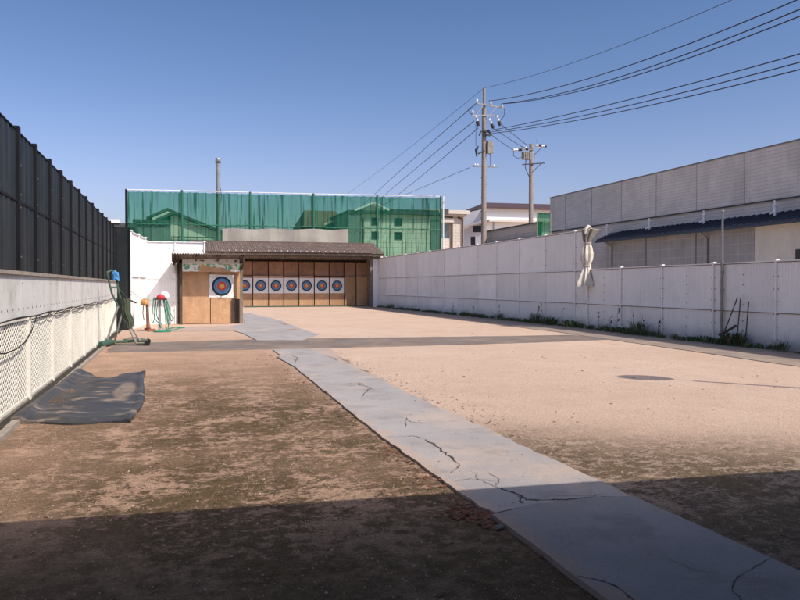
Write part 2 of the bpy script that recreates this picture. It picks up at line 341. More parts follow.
def slab(name,k,cx=2.24,hw=.40):
    m,nt,b,_=nodes_of(name); co=objco(nt)
    c=mixc(nt,ramp(nt,noise(nt,co,.9,7,.62),.3,.7),(.385,.355,.338),(.315,.292,.28))
    c=mixc(nt,mth(nt,'MULTIPLY',ramp(nt,noise(nt,co,.75,7,.66,None,(5,2,0)),.50,.68),.62),c,(.50,.385,.30))
    sp=N(nt,'ShaderNodeSeparateXYZ'); nt.links.new(co,sp.inputs[0])
    ed=mth(nt,'ABSOLUTE',mth(nt,'SUBTRACT',sp.outputs[0],cx))
    ed=mth(nt,'ADD',ed,mth(nt,'MULTIPLY',mth(nt,'SUBTRACT',noise(nt,co,3.5,8,.72,None,(2,2,0)),.5),.55))
    c=mixc(nt,mth(nt,'MULTIPLY',ramp(nt,ed,hw,hw+.14),.75),c,(.45,.33,.25))
    c=mixc(nt,mth(nt,'MULTIPLY',ramp(nt,noise(nt,co,2.2,8,.7,None,(7,3,0)),.50,.66),.5),c,(.24,.21,.19))
    c=mixc(nt,1.,c,(k,k,k*1.02),'MULTIPLY')
    st=mth(nt,'MULTIPLY',ramp(nt,noise(nt,co,9,8,.75),.58,.70),ramp(nt,noise(nt,co,.9,5,.6,None,(1,9,0)),.50,.62))
    c=mixc(nt,mth(nt,'MULTIPLY',st,.7),c,(.20,.145,.11))
    c=mixc(nt,.30,c,mixc(nt,ramp(nt,noise(nt,co,110,3,.7),.3,.7),(.55,.55,.55),(1.4,1.4,1.4)),'MULTIPLY')
    nt.links.new(c,b.inputs['Base Color']); b.inputs['Roughness'].default_value=.93; b.inputs['Specular IOR Level'].default_value=.2
    bump(nt,b,mth(nt,'ADD',noise(nt,co,110,3,.7),mth(nt,'MULTIPLY',noise(nt,co,7,6,.65),1.6)),.5,.010); return m
M['slab']=slab('thin_concrete_slab',.95); M['slab_shaded']=slab('shaded_concrete_slab',.74); M['slab_far']=slab('far_concrete_slab',.95,2.75,.95)  # second slab tone is the near slab, coloured darker to add to its shade
M['crack']=pm('crack_soil',(.085,.065,.05),(.05,.04,.032),9,.98,bs=.2)
M['spall']=pm('broken_patch_soil',(.36,.25,.18),(.25,.17,.12),9,.98,bs=.5,dirt=((.12,.08,.055),.8,8))

# ------------------------------------------------------------------ ground, strips, path
g=MB()
xs=[-400,-60,-12,-1.52,2,6,14,30,80,400]; ys=[-300,-40,-6,2,8,16,30,60,140,500]
for i in range(len(xs)-1):
    for j in range(len(ys)-1):
        g.add([(xs[i],ys[j],0),(xs[i+1],ys[j],0),(xs[i+1],ys[j+1],0),(xs[i],ys[j+1],0)],[(0,1,2,3)])
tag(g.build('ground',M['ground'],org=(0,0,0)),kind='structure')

def wobble(a,b,n,amp):
    """straight edge from a to b made slightly uneven"""
    out=[]
    for i in range(n):
        t=i/n; nx,ny=-(b[1]-a[1]),b[0]-a[0]; L=math.hypot(nx,ny); k=random.uniform(-amp,amp)
        out.append((a[0]+(b[0]-a[0])*t+nx/L*k,a[1]+(b[1]-a[1])*t+ny/L*k))
    return out
def wpoly(pts,step,amp):
    out=[]
    for i,a in enumerate(pts):
        b=pts[(i+1)%len(pts)]; n=max(1,int(math.hypot(b[0]-a[0],b[1]-a[1])/step)); out+=wobble(a,b,n,amp)
    return out
m=MB(); m.prism(wpoly([(-1.30,16.15),(1.2,16.02),(4.7,15.98),(7.63,16.15),(10.25,16.55),(10.2,18.5),(8.69,18.46),(5.5,18.78),(2.3,19.1),(.6,18.9),(-1.30,18.5)],.22,.035),-.02,.006)
tag(m.build('pavement',M['asphalt']),kind='structure')
m=MB(); m.prism(wpoly([(9.2,2.0),(11.55,2.0),(11.85,12.3),(12.28,21.3),(12.4,47.0),(10.6,47.0),(10.5,27.4),(10.45,20.0),(9.85,12.0)],.3,.03),-.02,.011)
tag(m.build('pavement',M['dusty_strip']),kind='structure')

def ribbon(mb,pts,w,z,mi=0,jit=.035,sub=5):
    """ragged crack following a polyline on the ground"""
    P=[]
    for a,b in zip(pts,pts[1:]):
        for k in range(sub):
            t=k/sub; P.append((a[0]+(b[0]-a[0])*t+random.uniform(-jit,jit),a[1]+(b[1]-a[1])*t+random.uniform(-jit,jit)*1.3))
    P.append(pts[-1]); n=len(P); vs=[]
    for i,p in enumerate(P):
        q=P[min(i+1,n-1)]; o=P[max(i-1,0)]; dx,dy=q[0]-o[0],q[1]-o[1]; L=math.hypot(dx,dy) or 1
        ww=w*.8*random.uniform(.3,1.3)*(min(1,(min(i,n-1-i)+.3)/2.5))/2
        vs+=[(p[0]-dy/L*ww,p[1]+dx/L*ww,z),(p[0]+dy/L*ww,p[1]-dx/L*ww,z)]
    mb.add(vs,[(2*i,2*i+1,2*i+3,2*i+2) for i in range(n-1)],mi)
def blotch(mb,cx,cy,rx,ry,z,mi,n=46):
    vs=[]
    for k in range(n):
        a=2*math.pi*k/n; r=random.uniform(.5,1.0)+.25*math.sin(3*a+cx*7); vs.append((cx+rx*r*math.cos(a),cy+ry*r*math.sin(a),z))
    mb.add(vs,[tuple(range(n))],mi)

ZS=.018
m=MB()
def sc(pts,k): return [(x*k,y*k) for x,y in pts]
K0=1-ZS/1.31; ZN=ZS+.012; K1=1-ZN/1.31
left=[(1.96,16.0),(1.93,14.6),(1.82,14.25),(1.88,12.57),(1.80,9.4),(1.73,6.39),(1.735,5.2),(1.74,4.24),(1.78,4.10)]
right=[(2.06,4.19),(2.51,4.22),(2.735,4.16),(2.74,4.45),(2.745,5.14),(2.735,5.79),(2.77,6.4),(2.735,7.79),(2.78,9.47),(2.85,11.09),(2.90,13.34),(3.16,16.03)]
poly=[]
for a,b in zip(left,left[1:]): poly+=wobble(a,b,max(2,int(abs(a[1]-b[1])/.11)),.008)
poly.append(left[-1])
for a,b in zip(right,right[1:]): poly+=wobble(a,b,max(2,int(abs(a[1]-b[1])/.12)),.012)
poly.append(right[-1])
m.prism(sc(poly,K0),-.02,ZS,0,0)
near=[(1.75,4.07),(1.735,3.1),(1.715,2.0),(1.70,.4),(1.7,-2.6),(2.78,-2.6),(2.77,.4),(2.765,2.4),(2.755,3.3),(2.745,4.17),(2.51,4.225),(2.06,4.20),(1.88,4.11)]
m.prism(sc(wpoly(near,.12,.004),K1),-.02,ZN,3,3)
zc=ZS+.003; zn=ZN+.003
def crack(pts,w,z=None,jit=.014): ribbon(m,sc(pts,K0 if z is None else K1),w,zc if z is None else z,1,jit)
# cracks and broken patches, in metres on the slab
crack([(2.0,4.62),(2.03,4.56),(2.07,4.4),(2.07,4.28),(2.16,4.24),(2.26,4.24),(2.35,4.21),(2.57,4.18),(2.72,4.13)],.018,None,.010)
crack([(2.07,4.4),(2.02,4.28),(2.01,4.21)],.014)
crack([(1.8,4.84),(1.92,4.86),(2.0,4.81),(2.07,4.73)],.007)
crack([(2.02,5.1),(1.98,4.82),(2.0,4.62),(2.11,4.78),(2.12,5.01)],.005)
crack([(2.3,4.235),(2.5,4.215),(2.62,4.19),(2.735,4.15)],.012,None,.006)
crack([(2.07,4.28),(2.3,4.32),(2.5,4.25),(2.62,4.28)],.006)
crack([(2.06,6.24),(2.05,5.91),(2.03,5.6),(2.01,5.33)],.024)
crack([(2.01,5.33),(1.96,5.18),(1.84,5.03)],.010)
crack([(1.76,6.42),(1.88,6.39),(1.99,6.4),(2.06,6.24)],.010)
crack([(2.21,7.35),(2.19,7.06),(2.3,6.98)],.012); crack([(2.17,7.19),(2.03,6.79)],.010)
crack([(2.22,10.16),(2.32,10.03),(2.39,9.79),(2.43,9.57),(2.27,9.23),(2.1,8.75)],.016)
crack([(2.11,14.6),(2.16,13.95),(1.97,13.05),(2.16,13.18)],.022); crack([(2.69,14.21),(2.79,13.76),(2.74,13.19)],.022)
crack([(1.97,13.4),(2.3,13.25),(2.74,13.19)],.012); crack([(2.3,11.4),(2.45,11.0),(2.84,10.9)],.010)
crack([(1.73,3.09),(1.78,3.05),(1.84,2.96),(1.84,2.87),(1.83,2.75)],.010,zn,.006)
crack([(2.75,3.03),(2.57,2.95),(2.39,2.85),(2.29,2.74),(2.25,2.6)],.008,zn,.006)
crack([(2.4,2.86),(2.3,3.0),(2.26,3.2)],.004,zn,.006)
for (x,y,a,b_) in ((2.36,9.9,.045,.10),(2.05,13.5,.04,.16),(2.80,11.4,.04,.24),(2.86,13.0,.06,.4),(2.765,6.9,.018,.14),(1.78,9.3,.015,.2),(1.82,14.0,.03,.3),(2.765,8.4,.018,.2)):
    blotch(m,x,y,a,b_,zc+.002,2)
tag(m.build('path',[M['slab'],M['crack'],M['spall'],M['slab_shaded']],org=(0,0,0)),kind='structure')
m=MB()
m.prism(sc(wpoly([(1.92,18.85),(2.95,18.5),(3.75,20.6),(3.75,24.0),(3.9,29.5),(3.5,38),(3.2,38),(2.7,32),(2.35,27.1),(1.72,25.8),(-.35,25.8),(-.35,23.3),(1.70,23.1),(1.85,21.4)],.25,.02),K0),-.02,.018)
ribbon(m,[(2.0,21.5),(2.6,22.2),(3.0,22.0),(3.5,22.8)],.035,.021,1); ribbon(m,[(2.3,24.6),(2.8,25.6),(3.6,25.2)],.035,.021,1)
ribbon(m,[(2.0,23.4),(2.7,24.0),(3.6,24.1)],.03,.021,1); blotch(m,3.4,22.7,.15,.5,.023,2); blotch(m,3.6,26.5,.12,.9,.023,2)
tag(m.build('path',[M['slab_far'],M['crack'],M['spall']],org=(0,0,0)),kind='structure')

# drain along the left wall: flat strip coloured dark as the shaded channel and a low concrete lip
m=MB(); m.box(-1.62,-1.47,2,24,-.02,.004,0)
y=2.0
while y<18.2:
    L=random.choice((1.2,1.2,.8)); m.box(-1.47,-1.405+random.uniform(-.012,.012),y,min(y+L-.012,18.4),-.05,.04+random.uniform(-.010,.008),1); y+=L
tag(m.build('gutter',[M['dark_gap'],M['kerb']],org=(-1.45,10,0)),kind='structure')

# ------------------------------------------------------------------ left wall: concrete, white mesh, black steel fence
XL=-1.62; Y0,Y1=3.0,24.0
t=thing('concrete_wall',(XL-.2,13,0),'weathered grey concrete wall streaked brown, carrying the black steel fence on the left','wall')
m=MB(); m.box(XL-.30,XL-.16,Y0,Y1,-.05,.96); m.build('lower_wall',pm('shade_dark_concrete',(.11,.092,.072),(.075,.062,.05),2,.9,bs=.2),t)  # backing coloured dark so the mesh holes read as shaded
m=MB()
y=Y0
while y<Y1-.1:
    y2=min(y+1.98,Y1); m.box(XL-.28,XL+.02,y+.004,y2-.004,.962,1.43)
    k=y+.12
    while k<y2-.05: m.box(XL+.016,XL+.022,k,k+.022,1.05,1.072,1); k+=.28
    m.box(XL+.016,XL+.022,y+.35,y+.37,1.33,1.35,1); y=y2
m.build('upper_band',[M['concrete'],M['dot']],t)
m=MB(); m.box(XL-.30,XL+.05,Y0,Y1,1.431,1.47); m.build('coping',M['kerb'],t)

t=thing('mesh_fence',(XL,13,0),'white expanded mesh panels between posts along the foot of the concrete wall','fence')
LP=[3.6,5.65,7.68,9.70,11.52,13.40,15.38,17.42,19.4,21.4,23.4]
for y in LP:
    m=MB(); m.box(XL-.03,XL+.035,y-.035,y+.035,.0,.955); m.build('post',M['white_lattice'],t)
for a,b in zip(LP,LP[1:]):
    a+=.036; b-=.036; m=MB(); z0,z1=.05,.95; pv=.062; sl=.5; hw=.0108
    for sgn in (1,-1):
        k=-int((b-a)*sl/pv)-2
        while True:
            c=z0+k*pv; k+=1
            if c>z1+(b-a)*sl+.05: break
            # z = c + sgn*sl*(y-a), clipped to the panel
            if sgn>0: ya=max(a,a+(z0-c)/sl); yb=min(b,a+(z1-c)/sl)
            else: ya=max(a,a+(c-z1)/sl); yb=min(b,a+(c-z0)/sl)
            if yb-ya<.02: continue
            za=c+sgn*sl*(ya-a); zb=c+sgn*sl*(yb-a); x=XL+(.002 if sgn>0 else -.004)
            m.add([(x,ya,za-hw),(x,yb,zb-hw),(x,yb,zb+hw),(x,ya,za+hw),(x-.005,ya,za-hw),(x-.005,yb,zb-hw),(x-.005,yb,zb+hw),(x-.005,ya,za+hw)],[(0,1,2,3),(3,2,6,7),(0,4,5,1)])
    m.box(XL-.01,XL+.012,a,b,.03,.055); m.box(XL-.01,XL+.012,a,b,.925,.952); m.build('mesh_panel',M['white_lattice'],t)
m=MB(); m.box(XL-.05,XL+.02,3.6,23.4,-.02,.028); m.build('bottom_rail',M['kerb'],t)

t=thing('steel_fence',(XL-.1,14,1.47),'tall black steel sheet fence with vertical posts on top of the concrete wall','fence')
yp=[9.27-1.15*k for k in range(4,0,-1)]+[9.27,10.37,11.52,12.62,13.8,14.95,16.09,17.34,18.56,19.7,20.85,22.0,23.1,24.05]
for a,b in zip(yp,yp[1:]):
    m=MB(); x=XL-.03
    for (z0,z1) in ((1.475,2.235),(2.25,3.0)):
        n=14
        prof=[]
        for i in range(n+1):
            yy=a+(b-a)*i/n; prof.append((x+(.0 if i%7 in (0,3,4) else .014),yy))
        vs=[(p[0],p[1],z0) for p in prof]+[(p[0],p[1],z1) for p in prof]
        m.add(vs,[(i,i+1,n+2+i,n+1+i) for i in range(n)])
    m.box(x-.03,x-.005,a,b,1.475,3.0)
    m.build('panel',M['black_steel'],t)
for y in yp:
    m=MB(); m.box(XL-.085,XL+.012,y-.055,y+.055,1.47,3.05)
    for z in (1.62,2.16,2.30,2.62): m.box(XL+.012,XL+.024,y-.010,y+.010,z,z+.018,1)
    m.build('post',[M['black_post'],M['bolt']],t)
m=MB(); m.box(XL-.05,XL-.006,yp[0],yp[-1],2.228,2.256); m.build('rail',M['black_post'],t)
m=MB(); m.box(XL-.06,XL-.008,yp[0],yp[-1],3.001,3.015); m.build('top_trim',M['black_post'],t)
# end return towards the white wall
t=thing('end_panel',(-1.45,24.25,0),'narrow black steel panel closing the corner between mesh fence and white wall','panel')
m=MB(); m.box(XL-.1,-1.285,24.18,24.22,0,3.02); m.build('sheet',M['black_steel'],t)
m=MB(); m.box(-1.284,-1.235,24.15,24.23,0,3.06); m.build('post',M['black_post'],t)

# black cable slung along the joint, with one long loop
m=MB(); pts=[]; y=5.5
while y<22.5:
    pts.append((XL+.045,y,.965+.01*math.sin(y*3))); y+=.3
m.tube(pts,.007,6)
y=10.2
while y<18.5:
    L=random.uniform(.5,.95); d=random.uniform(.02,.05)
    m.tube([(XL+.05,y+L*k/8,.955-d*math.sin(math.pi*k/8)) for k in range(9)],.0055,5); y+=L
lp=[(9.93,.96),(9.85,.90),(9.6,.80),(9.2,.70),(8.7,.66),(8.2,.66),(7.6,.70),(6.9,.80),(6.3,.93)]
fine=[]
for (a,b) in zip(lp,lp[1:]):
    for k in range(4): fine.append((XL+.06,a[0]+(b[0]-a[0])*k/4,a[1]+(b[1]-a[1])*k/4))
m.tube(fine+[(XL+.06,)+lp[-1]],.007,6)
tag(m.build('cable',M['cable']),'black cable slung along the bottom of the concrete band with one long drooping loop','cable')

# ------------------------------------------------------------------ rubber mat
def matxy(u,v):
    # u along length (0 near .. 1 far), v across (0 left .. 1 right)
    nl=(-1.49,7.98); nr=(-.41,7.73); fl=(-1.40,12.30); fr=(-.35,11.95)
    xl=nl[0]+(fl[0]-nl[0])*u; yl=nl[1]+(fl[1]-nl[1])*u; xr=nr[0]+(fr[0]-nr[0])*u+.06*math.sin(u*5); yr=nr[1]+(fr[1]-nr[1])*u
    return xl+(xr-xl)*v, yl+(yr-yl)*v
m=MB(); NU,NV=90,26
def matp(i,j):
    v=i; u=j
    x,y=matxy(u,v)
    if u>.8: y-=(u-.8)/.2*.75*math.exp(-((v-.48)/.22)**2)
    y+=.05*math.sin(v*9)*(1-u if u<.5 else u)
    z=.024+.012*math.sin(u*17+v*1.6+math.sin(v*4))+.008*math.sin(u*9-v*3)+.006*abs(math.sin(u*31+v*5+2*math.sin(u*7)))
    e=min(u,1-u,v,1-v); z=.012+max(0,z)*min(1,e/.06+.25)
    if u>.94: z+=.025*(u-.94)/.06*(1 if v<.25 or v>.65 else .1)
    if v>.96: z+=.02
    if v<.14: z+=.045*min(1,(.14-v)/.06)
    z+=.02*math.exp(-((v-.3-.2*u)/.12)**2)*math.sin(u*33)**2
    return (x,y,z)
m.grid(NV,NU,matp)
# hanging edge so the sheet has a thickness
ed=[matp(i/NV,0) for i in range(NV+1)]+[matp(1,j/NU) for j in range(1,NU+1)]
vs=ed+[(x,y,-.005) for x,y,z in ed]; n=len(ed); m.add(vs,[(i,n+i,n+i+1,i+1) for i in range(n-1)])
tag(m.build('rubber_mat',M['rubber']),'black rubber sheet lying rippled and dusty on the sand beside the white mesh fence','mat')

# ------------------------------------------------------------------ white side wall and facing wall by the small shed
def corr(m,p0,p1,z0,z1,pitch=.1,depth=.014,nrm=(1,0),mi=0):
    """vertical trapezoid ribbed sheet from p0 to p1"""
    L=math.hypot(p1[0]-p0[0],p1[1]-p0[1]); n=max(1,int(L/pitch)); pr=[]
    for k in range(n):
        for (f_,d) in ((.0,0),(.55,0),(.65,1),(.9,1)): pr.append(((k+f_)/n,d))
    pr.append((1,0)); vs=[]
    for z in (z0,z1):
        for (q,d) in pr: vs.append((p0[0]+(p1[0]-p0[0])*q+nrm[0]*depth*d,p0[1]+(p1[1]-p0[1])*q+nrm[1]*depth*d,z))
    k=len(pr); m.add(vs,[(i,i+1,k+i+1,k+i) for i in range(k-1)],mi)
def panel_fence(t,pts,rows,mat,nrm,post_h,dots=True,postmat=None,rib=.006,rail_shadow=True):
    """bays of ribbed steel sheet between posts; rows = list of (z0,z1)"""
    for a,b in zip(pts,pts[1:]):
        for (z0,z1) in rows:
            m=MB(); corr(m,a,b,z0+.004,z1-.004,.085,rib,nrm)
            L=math.hypot(b[0]-a[0],b[1]-a[1])
            if dots is True:
                for q in ([.5] if L>1.5 else []):
                    zz=z0+.12
                    while zz<z1-.05:
                        x=a[0]+(b[0]-a[0])*q+nrm[0]*.008; y=a[1]+(b[1]-a[1])*q+nrm[1]*.008
                        m.box(x-.009,x+.009,y-.009,y+.009,zz,zz+.016,1); zz+=.22
            m.build('panel',[mat,M['dot']],t)
    for p in pts:
        m=MB(); w=.030; x=p[0]+nrm[0]*.012; y=p[1]+nrm[1]*.012
        m.box(x-w*.8,x+w*.8,y-w*.8,y+w*.8,0,post_h)
        if dots:
            zz=.2
            while zz<post_h-.1:
                if dots=='few' and min(abs(zz-c) for c in (.85,1.9,2.6))>.14: zz+=.26; continue
                for s in (-1,1):
                    yy=y+s*(.06 if abs(nrm[0])>.5 else 0); xx=x+s*(.06 if abs(nrm[1])>.5 else 0)
                    m.box(xx-.009,xx+.009,yy-.009,yy+.009,zz,zz+.016,1)
                zz+=.26
        m.box(x-.045,x+.045,y-.045,y+.045,post_h,post_h+.035,0)
        m.build('post',[postmat or M['white_post'],M['dot']],t)
    zs=sorted(set([r[0] for r in rows[1:]]+[rows[-1][1]]))
    for z in zs:
        m=MB()
        for a,b in zip(pts,pts[1:]): 
            m.bar((a[0]+nrm[0]*.018,a[1]+nrm[1]*.018,z+.004),(b[0]+nrm[0]*.018,b[1]+nrm[1]*.018,z+.004),.04,.024)
            if rail_shadow: m.bar((a[0]+nrm[0]*.012,a[1]+nrm[1]*.012,z-.018),(b[0]+nrm[0]*.012,b[1]+nrm[1]*.012,z-.018),.012,.018,1)
        m.build('rail',[postmat or M['white_post'],M['rail_shadow']],t)

t=thing('white_wall',(-1.05,26,0),'bright sunlit white steel wall running back beside the taps','wall')
panel_fence(t,[(-1.23,24.24),(-1.08,25.9),(-.93,27.62)],[(-.02,1.6),(1.6,2.92)],M['white_bright'],(1,0),2.94,False,M['white_bright'],.001,False)
t=thing('white_wall',(.1,27.65,0),'white steel wall facing the range, half shadowed by the small shed roof','wall')
panel_fence(t,[(-.90,27.66),(.05,27.66),(1.03,27.66)],[(-.02,1.55),(1.55,2.82)],M['white_bright'],(0,-1),2.83,True,M['white_bright'],.001,False)
# the screws that show as specks on the shadowed part
# ------------------------------------------------------------------ small shed (30 m)
t=thing('target_shed',(1.2,27.2,0),'small wooden shed with corrugated roof and one large target, nearest on the left','shed')
def corr_roof(m,x0,x1,ya,za,yb,zb,pitch,amp,mi=0,th=.02):
    n=int((x1-x0)/pitch)*8; vs=[]
    for (y,z) in ((ya,za),(yb,zb)):
        for i in range(n+1): vs.append((x0+(x1-x0)*i/n,y,z+amp*math.sin(i/8*2*math.pi)))
    k=n+1; b=len(vs)
    vs+=[(x,y,z-th) for x,y,z in vs[:k]]
    m.add(vs,[(i,i+1,k+i+1,k+i) for i in range(n)]+[(i,b+i,b+i+1,i+1) for i in range(n)],mi,False)
m=MB(); corr_roof(m,-.07,2.32,26.38,2.385,27.63,2.13,.085,.016); m.build('roof',M['roof_small'],t)
m=MB(); m.box(-.03,2.28,27.12,27.17,2.10,2.18)
for x in (.0,.72,1.45,2.22): m.bar((x,26.45,2.315),(x,27.6,2.07),.05,.07)
m.build('roof_frame',M['wood_dark'],t)
m=MB(); m.add([(-.05,26.42,2.34),(-.05,27.6,2.1),(-.05,27.6,1.75),(-.05,27.15,1.62),(-.05,26.95,1.9),(-.05,26.7,1.93),(-.05,26.55,2.1),(-.05,26.42,2.08)],[tuple(range(8))])
m.add([(-.028,26.42,2.34),(-.028,27.6,2.1),(-.028,27.6,1.75),(-.028,27.15,1.62),(-.028,26.95,1.9),(-.028,26.7,1.93),(-.028,26.55,2.1),(-.028,26.42,2.08)],[tuple(range(8))])
m.build('verge_board',M['wood_dark'],t)
m=MB(); m.bar((2.27,26.5,2.2),(2.27,27.3,1.9),.03,.16); m.build('verge_board',M['wood_dark'],t)
for x in (.225,2.245):
    m=MB(); m.box(x-.045,x+.045,27.12,27.21,0,2.20); m.build('post',M['wood_grey'] if x>1 else M['wood_dark'],t)
m=MB(); m.box(.12,2.29,27.58,27.62,0,2.12); m.build('back_wall',M['wood_dark'],t)
m=MB(); m.box(.24,1.195,27.40,27.45,.02,1.86); m.box(1.22,2.0,27.40,27.45,.02,1.86); m.box(2.0,2.24,27.43,27.47,.02,1.86); 
bo=m.build('backstop',M['board'],t)
m=MB(); m.box(1.93,2.20,27.34,27.38,.02,.86); m.build('shade_board',M['wood_dark'],t)  # dark board put in as the shade at the backstop's lower right

# peeling painted fascia sign
t=thing('sign_board',(1.22,27.1,1.79),'long peeling painted sign board with green and white scraps under the small shed roof','sign')
m=MB(); m.box(.27,2.18,27.085,27.11,1.79,2.235); m.build('board',M['board'],t)
def sign_paint():
    mm,nt,b,_=nodes_of('peeling_sign_paint'); co=objco(nt); sp=N(nt,'ShaderNodeSeparateXYZ'); nt.links.new(co,sp.inputs[0])
    a=ramp(nt,noise(nt,co,7,4,.6),.46,.52); bb=ramp(nt,noise(nt,co,11,4,.6,None,(3,1,1)),.55,.6)
    band=mth(nt,'MULTIPLY',ramp(nt,sp.outputs[2],.05,.09),ramp(nt,sp.outputs[2],.26,.29,1,0))
    c=mixc(nt,mth(nt,'MULTIPLY',a,band),(.78,.76,.70),(.10,.33,.24)); c=mixc(nt,mth(nt,'MULTIPLY',bb,band),c,(.72,.55,.20))
    c=mixc(nt,ramp(nt,sp.outputs[2],.268,.285),c,(.62,.56,.48)); c=mixc(nt,mth(nt,'MULTIPLY',ramp(nt,noise(nt,co,5,8,.75),.55,.66),.6),c,(.34,.27,.2))
    nt.links.new(c,b.inputs['Base Color']); b.inputs['Roughness'].default_value=.8; return mm
M['sign']=sign_paint()
m=MB(); top=2.232; xs_=[.275+1.9*i/60 for i in range(61)]; bot=[]
for i,x in enumerate(xs_):
    q=i/60
    base=1.81 if q<.30 else (2.02-.16*(q-.30)/.55 if q<.85 else 1.80)
    bot.append(base+random.uniform(-.012,.02)*(2 if .3<q<.85 else .5))
vs=[(x,27.081,b_) for x,b_ in zip(xs_,bot)]+[(x,27.081,top) for x in xs_]
m.add(vs,[(i,i+1,62+i,61+i) for i in range(60)])
m.build('paint_layer',M['sign'],t)
m=MB()
for x,w in ((.84,.10),(.93,.06),(2.0,.08),(1.72,.05),(1.36,.05)): m.box(x,x+w,27.073,27.078,2.145+random.uniform(-.02,.03),2.195)
for x in (1.42,1.50,1.57): m.box(x,x+.05,27.073,27.078,2.08+random.uniform(-.02,.03),2.115)
m.build('faded_marks',M['wood_dark'],t)

# target faces
TM=[M['paper'],M['ring_black'],M['ring_blue'],M['ring_red'],M['ring_gold'],M['ring_line']]
def face(x,y,z,w,h,r,tilt,label,group):
    m=MB(); 
    def pp(i,j):
        a=(i-.5)*w; b_=(j-.5)*h; cur=.012*math.sin(i*5)*math.sin(j*4)
        return (a,-.006-cur*.4,b_)
    m.grid(6,6,pp,0)
    d=.010
    for k,(f_,mi) in enumerate(((1.0,1),(.79,2),(.48,3),(.26,4))): m.disc_y(0,-d-.002*k-.006,0,0,r*f_,mi)
    for f_ in (.65,.385,.14): m.disc_y(0,-d-.016,0,r*f_-.004,r*f_+.002,5)
    m.disc_y(0,-.012,0,r*1.19,r*1.2,5)
    o=m.build('archery_target',TM,org=(0,0,0)); o.location=(x,y,z); o.rotation_euler=(0,R(tilt),0)
    return tag(o,label,'archery target',group)
face(1.59,27.385,1.305,.83,.80,.335,1.2,'largest archery target face, on the small shed at the left','')['group']='archery target faces'

# ------------------------------------------------------------------ far shed (50 m)
t=thing('target_shed',(8,48.5,0),'long open shed with dark corrugated roof sheltering a row of targets at the far end','shed')
m=MB(); corr_roof(m,1.0,12.60,46.45,3.36,49.0,4.05,.13,.014); 
for k in range(30):
    for (q,w) in ((.06,.05),(.42,.03),(.72,.03)):
        x=1.2+k*.385+(.1 if q>.1 else 0); m.box(x,x+w,46.45+2.55*q,46.49+2.55*q,3.36+.69*q+.012,3.36+.69*q+(.05 if q<.1 else .032),1)
m.build('roof',[M['roof_brown'],M['white_plastic']],t)
m=MB(); m.box(1.0,12.62,49.0,49.12,3.98,4.12); m.build('ridge_cap',M['roof_brown'],t)
m=MB(); m.box(1.0,12.60,46.50,46.56,3.16,3.325)
m.build('fascia',M['wood_dark'],t)
m=MB(); m.box(1.0,12.5,46.85,46.95,3.02,3.16); m.box(1.0,12.5,48.35,48.45,2.98,3.14)
for x in [1.2+.95*k for k in range(12)]: m.bar((x,46.5,3.26),(x,48.9,3.92),.07,.10)
m.build('roof_beams',M['wood_grey'],t)
m=MB(); m.box(1.0,12.45,48.86,48.92,0,3.95); m.build('back_wall',M['wood_dark'],t)
m=MB(); m.box(12.02,12.40,47.0,47.05,0.02,3.0); m.build('side_wall',M['white_bright'],t)
m=MB(); m.box(12.0,12.02,47.05,48.86,0,3.2); m.build('side_wall',M['wood_grey'],t)
m=MB(); m.box(12.46,12.60,46.72,46.85,0,3.2); m.build('post',M['white_post'],t)
m=MB(); m.box(11.86,11.99,46.98,47.1,0,3.0); m.build('post',M['wood_grey'],t)
edges=[2.9,3.72,4.68,5.67,6.62,7.57,8.56,9.53,10.5,11.28,12.05]
for i,(a,b) in enumerate(zip(edges,edges[1:])):
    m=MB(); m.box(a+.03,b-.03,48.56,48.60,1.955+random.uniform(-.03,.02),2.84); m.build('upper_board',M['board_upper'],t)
m=MB()
for (x,z,w,h,tri) in ((4.2,2.1,.2,.2,0),(5.3,2.35,.18,.2,0),(6.1,2.15,.2,.2,0),(7.1,2.38,.22,.26,1),(8.1,2.45,.2,.3,0),(9.05,2.4,.05,.07,0)):
    if tri: pts=[(x-w/2,z),(x+w/2,z),(x,z+h)]
    else: pts=[(x-w/2,z),(x+w/2,z),(x+w/2,z+h),(x-w/2,z+h)]
    for p,q in zip(pts,pts[1:]+pts[:1]): m.bar((p[0],48.55,p[1]),(q[0],48.55,q[1]),.022,.022,up=(0,1,0))
m.build('faded_marks',pm('faded_ochre',(.42,.26,.08),rough=.9,bs=0),t)
m=MB(); m.box(3.0,12.1,48.38,48.55,0,.035); m.build('base_plank',M['wood_grey'],t)
num=['first','second','third','fourth','fifth','sixth','seventh']
ORD=['leftmost, partly hidden by the small shed','second from left','third from left','fourth from left, in the middle','fifth from left','sixth from left','rightmost']
for i,(a,b) in enumerate(zip(edges[1:],edges[2:])):
    m=MB(); m.box(a+.03,b-.03,48.46,48.53,.037,1.93+random.uniform(-.03,.03))
    if i<7: lb='brown backstop board behind the far target that is '+ORD[i]
    elif i==7: lb='bare brown backstop board right of the last far target'
    else: lb='bare brown backstop board in the shady right corner of the far shed'
    tag(m.build('backstop_board',M['board']),lb,'backstop board','brown backstop boards in the far shed')
    if i<7:
        face((a+b)/2+random.uniform(-.015,.015),48.45,1.33+random.uniform(-.01,.01),.90,.96,.335,random.uniform(-1.8,1.8),'archery target face in the far row: '+ORD[i],'archery target faces')
m=MB(); m.box(4.2,10.6,48.0,48.12,0,.07)
tag(m.build('edging_strip',M['green_steel']),'low green edging strip on the ground before the far row of targets','edging')

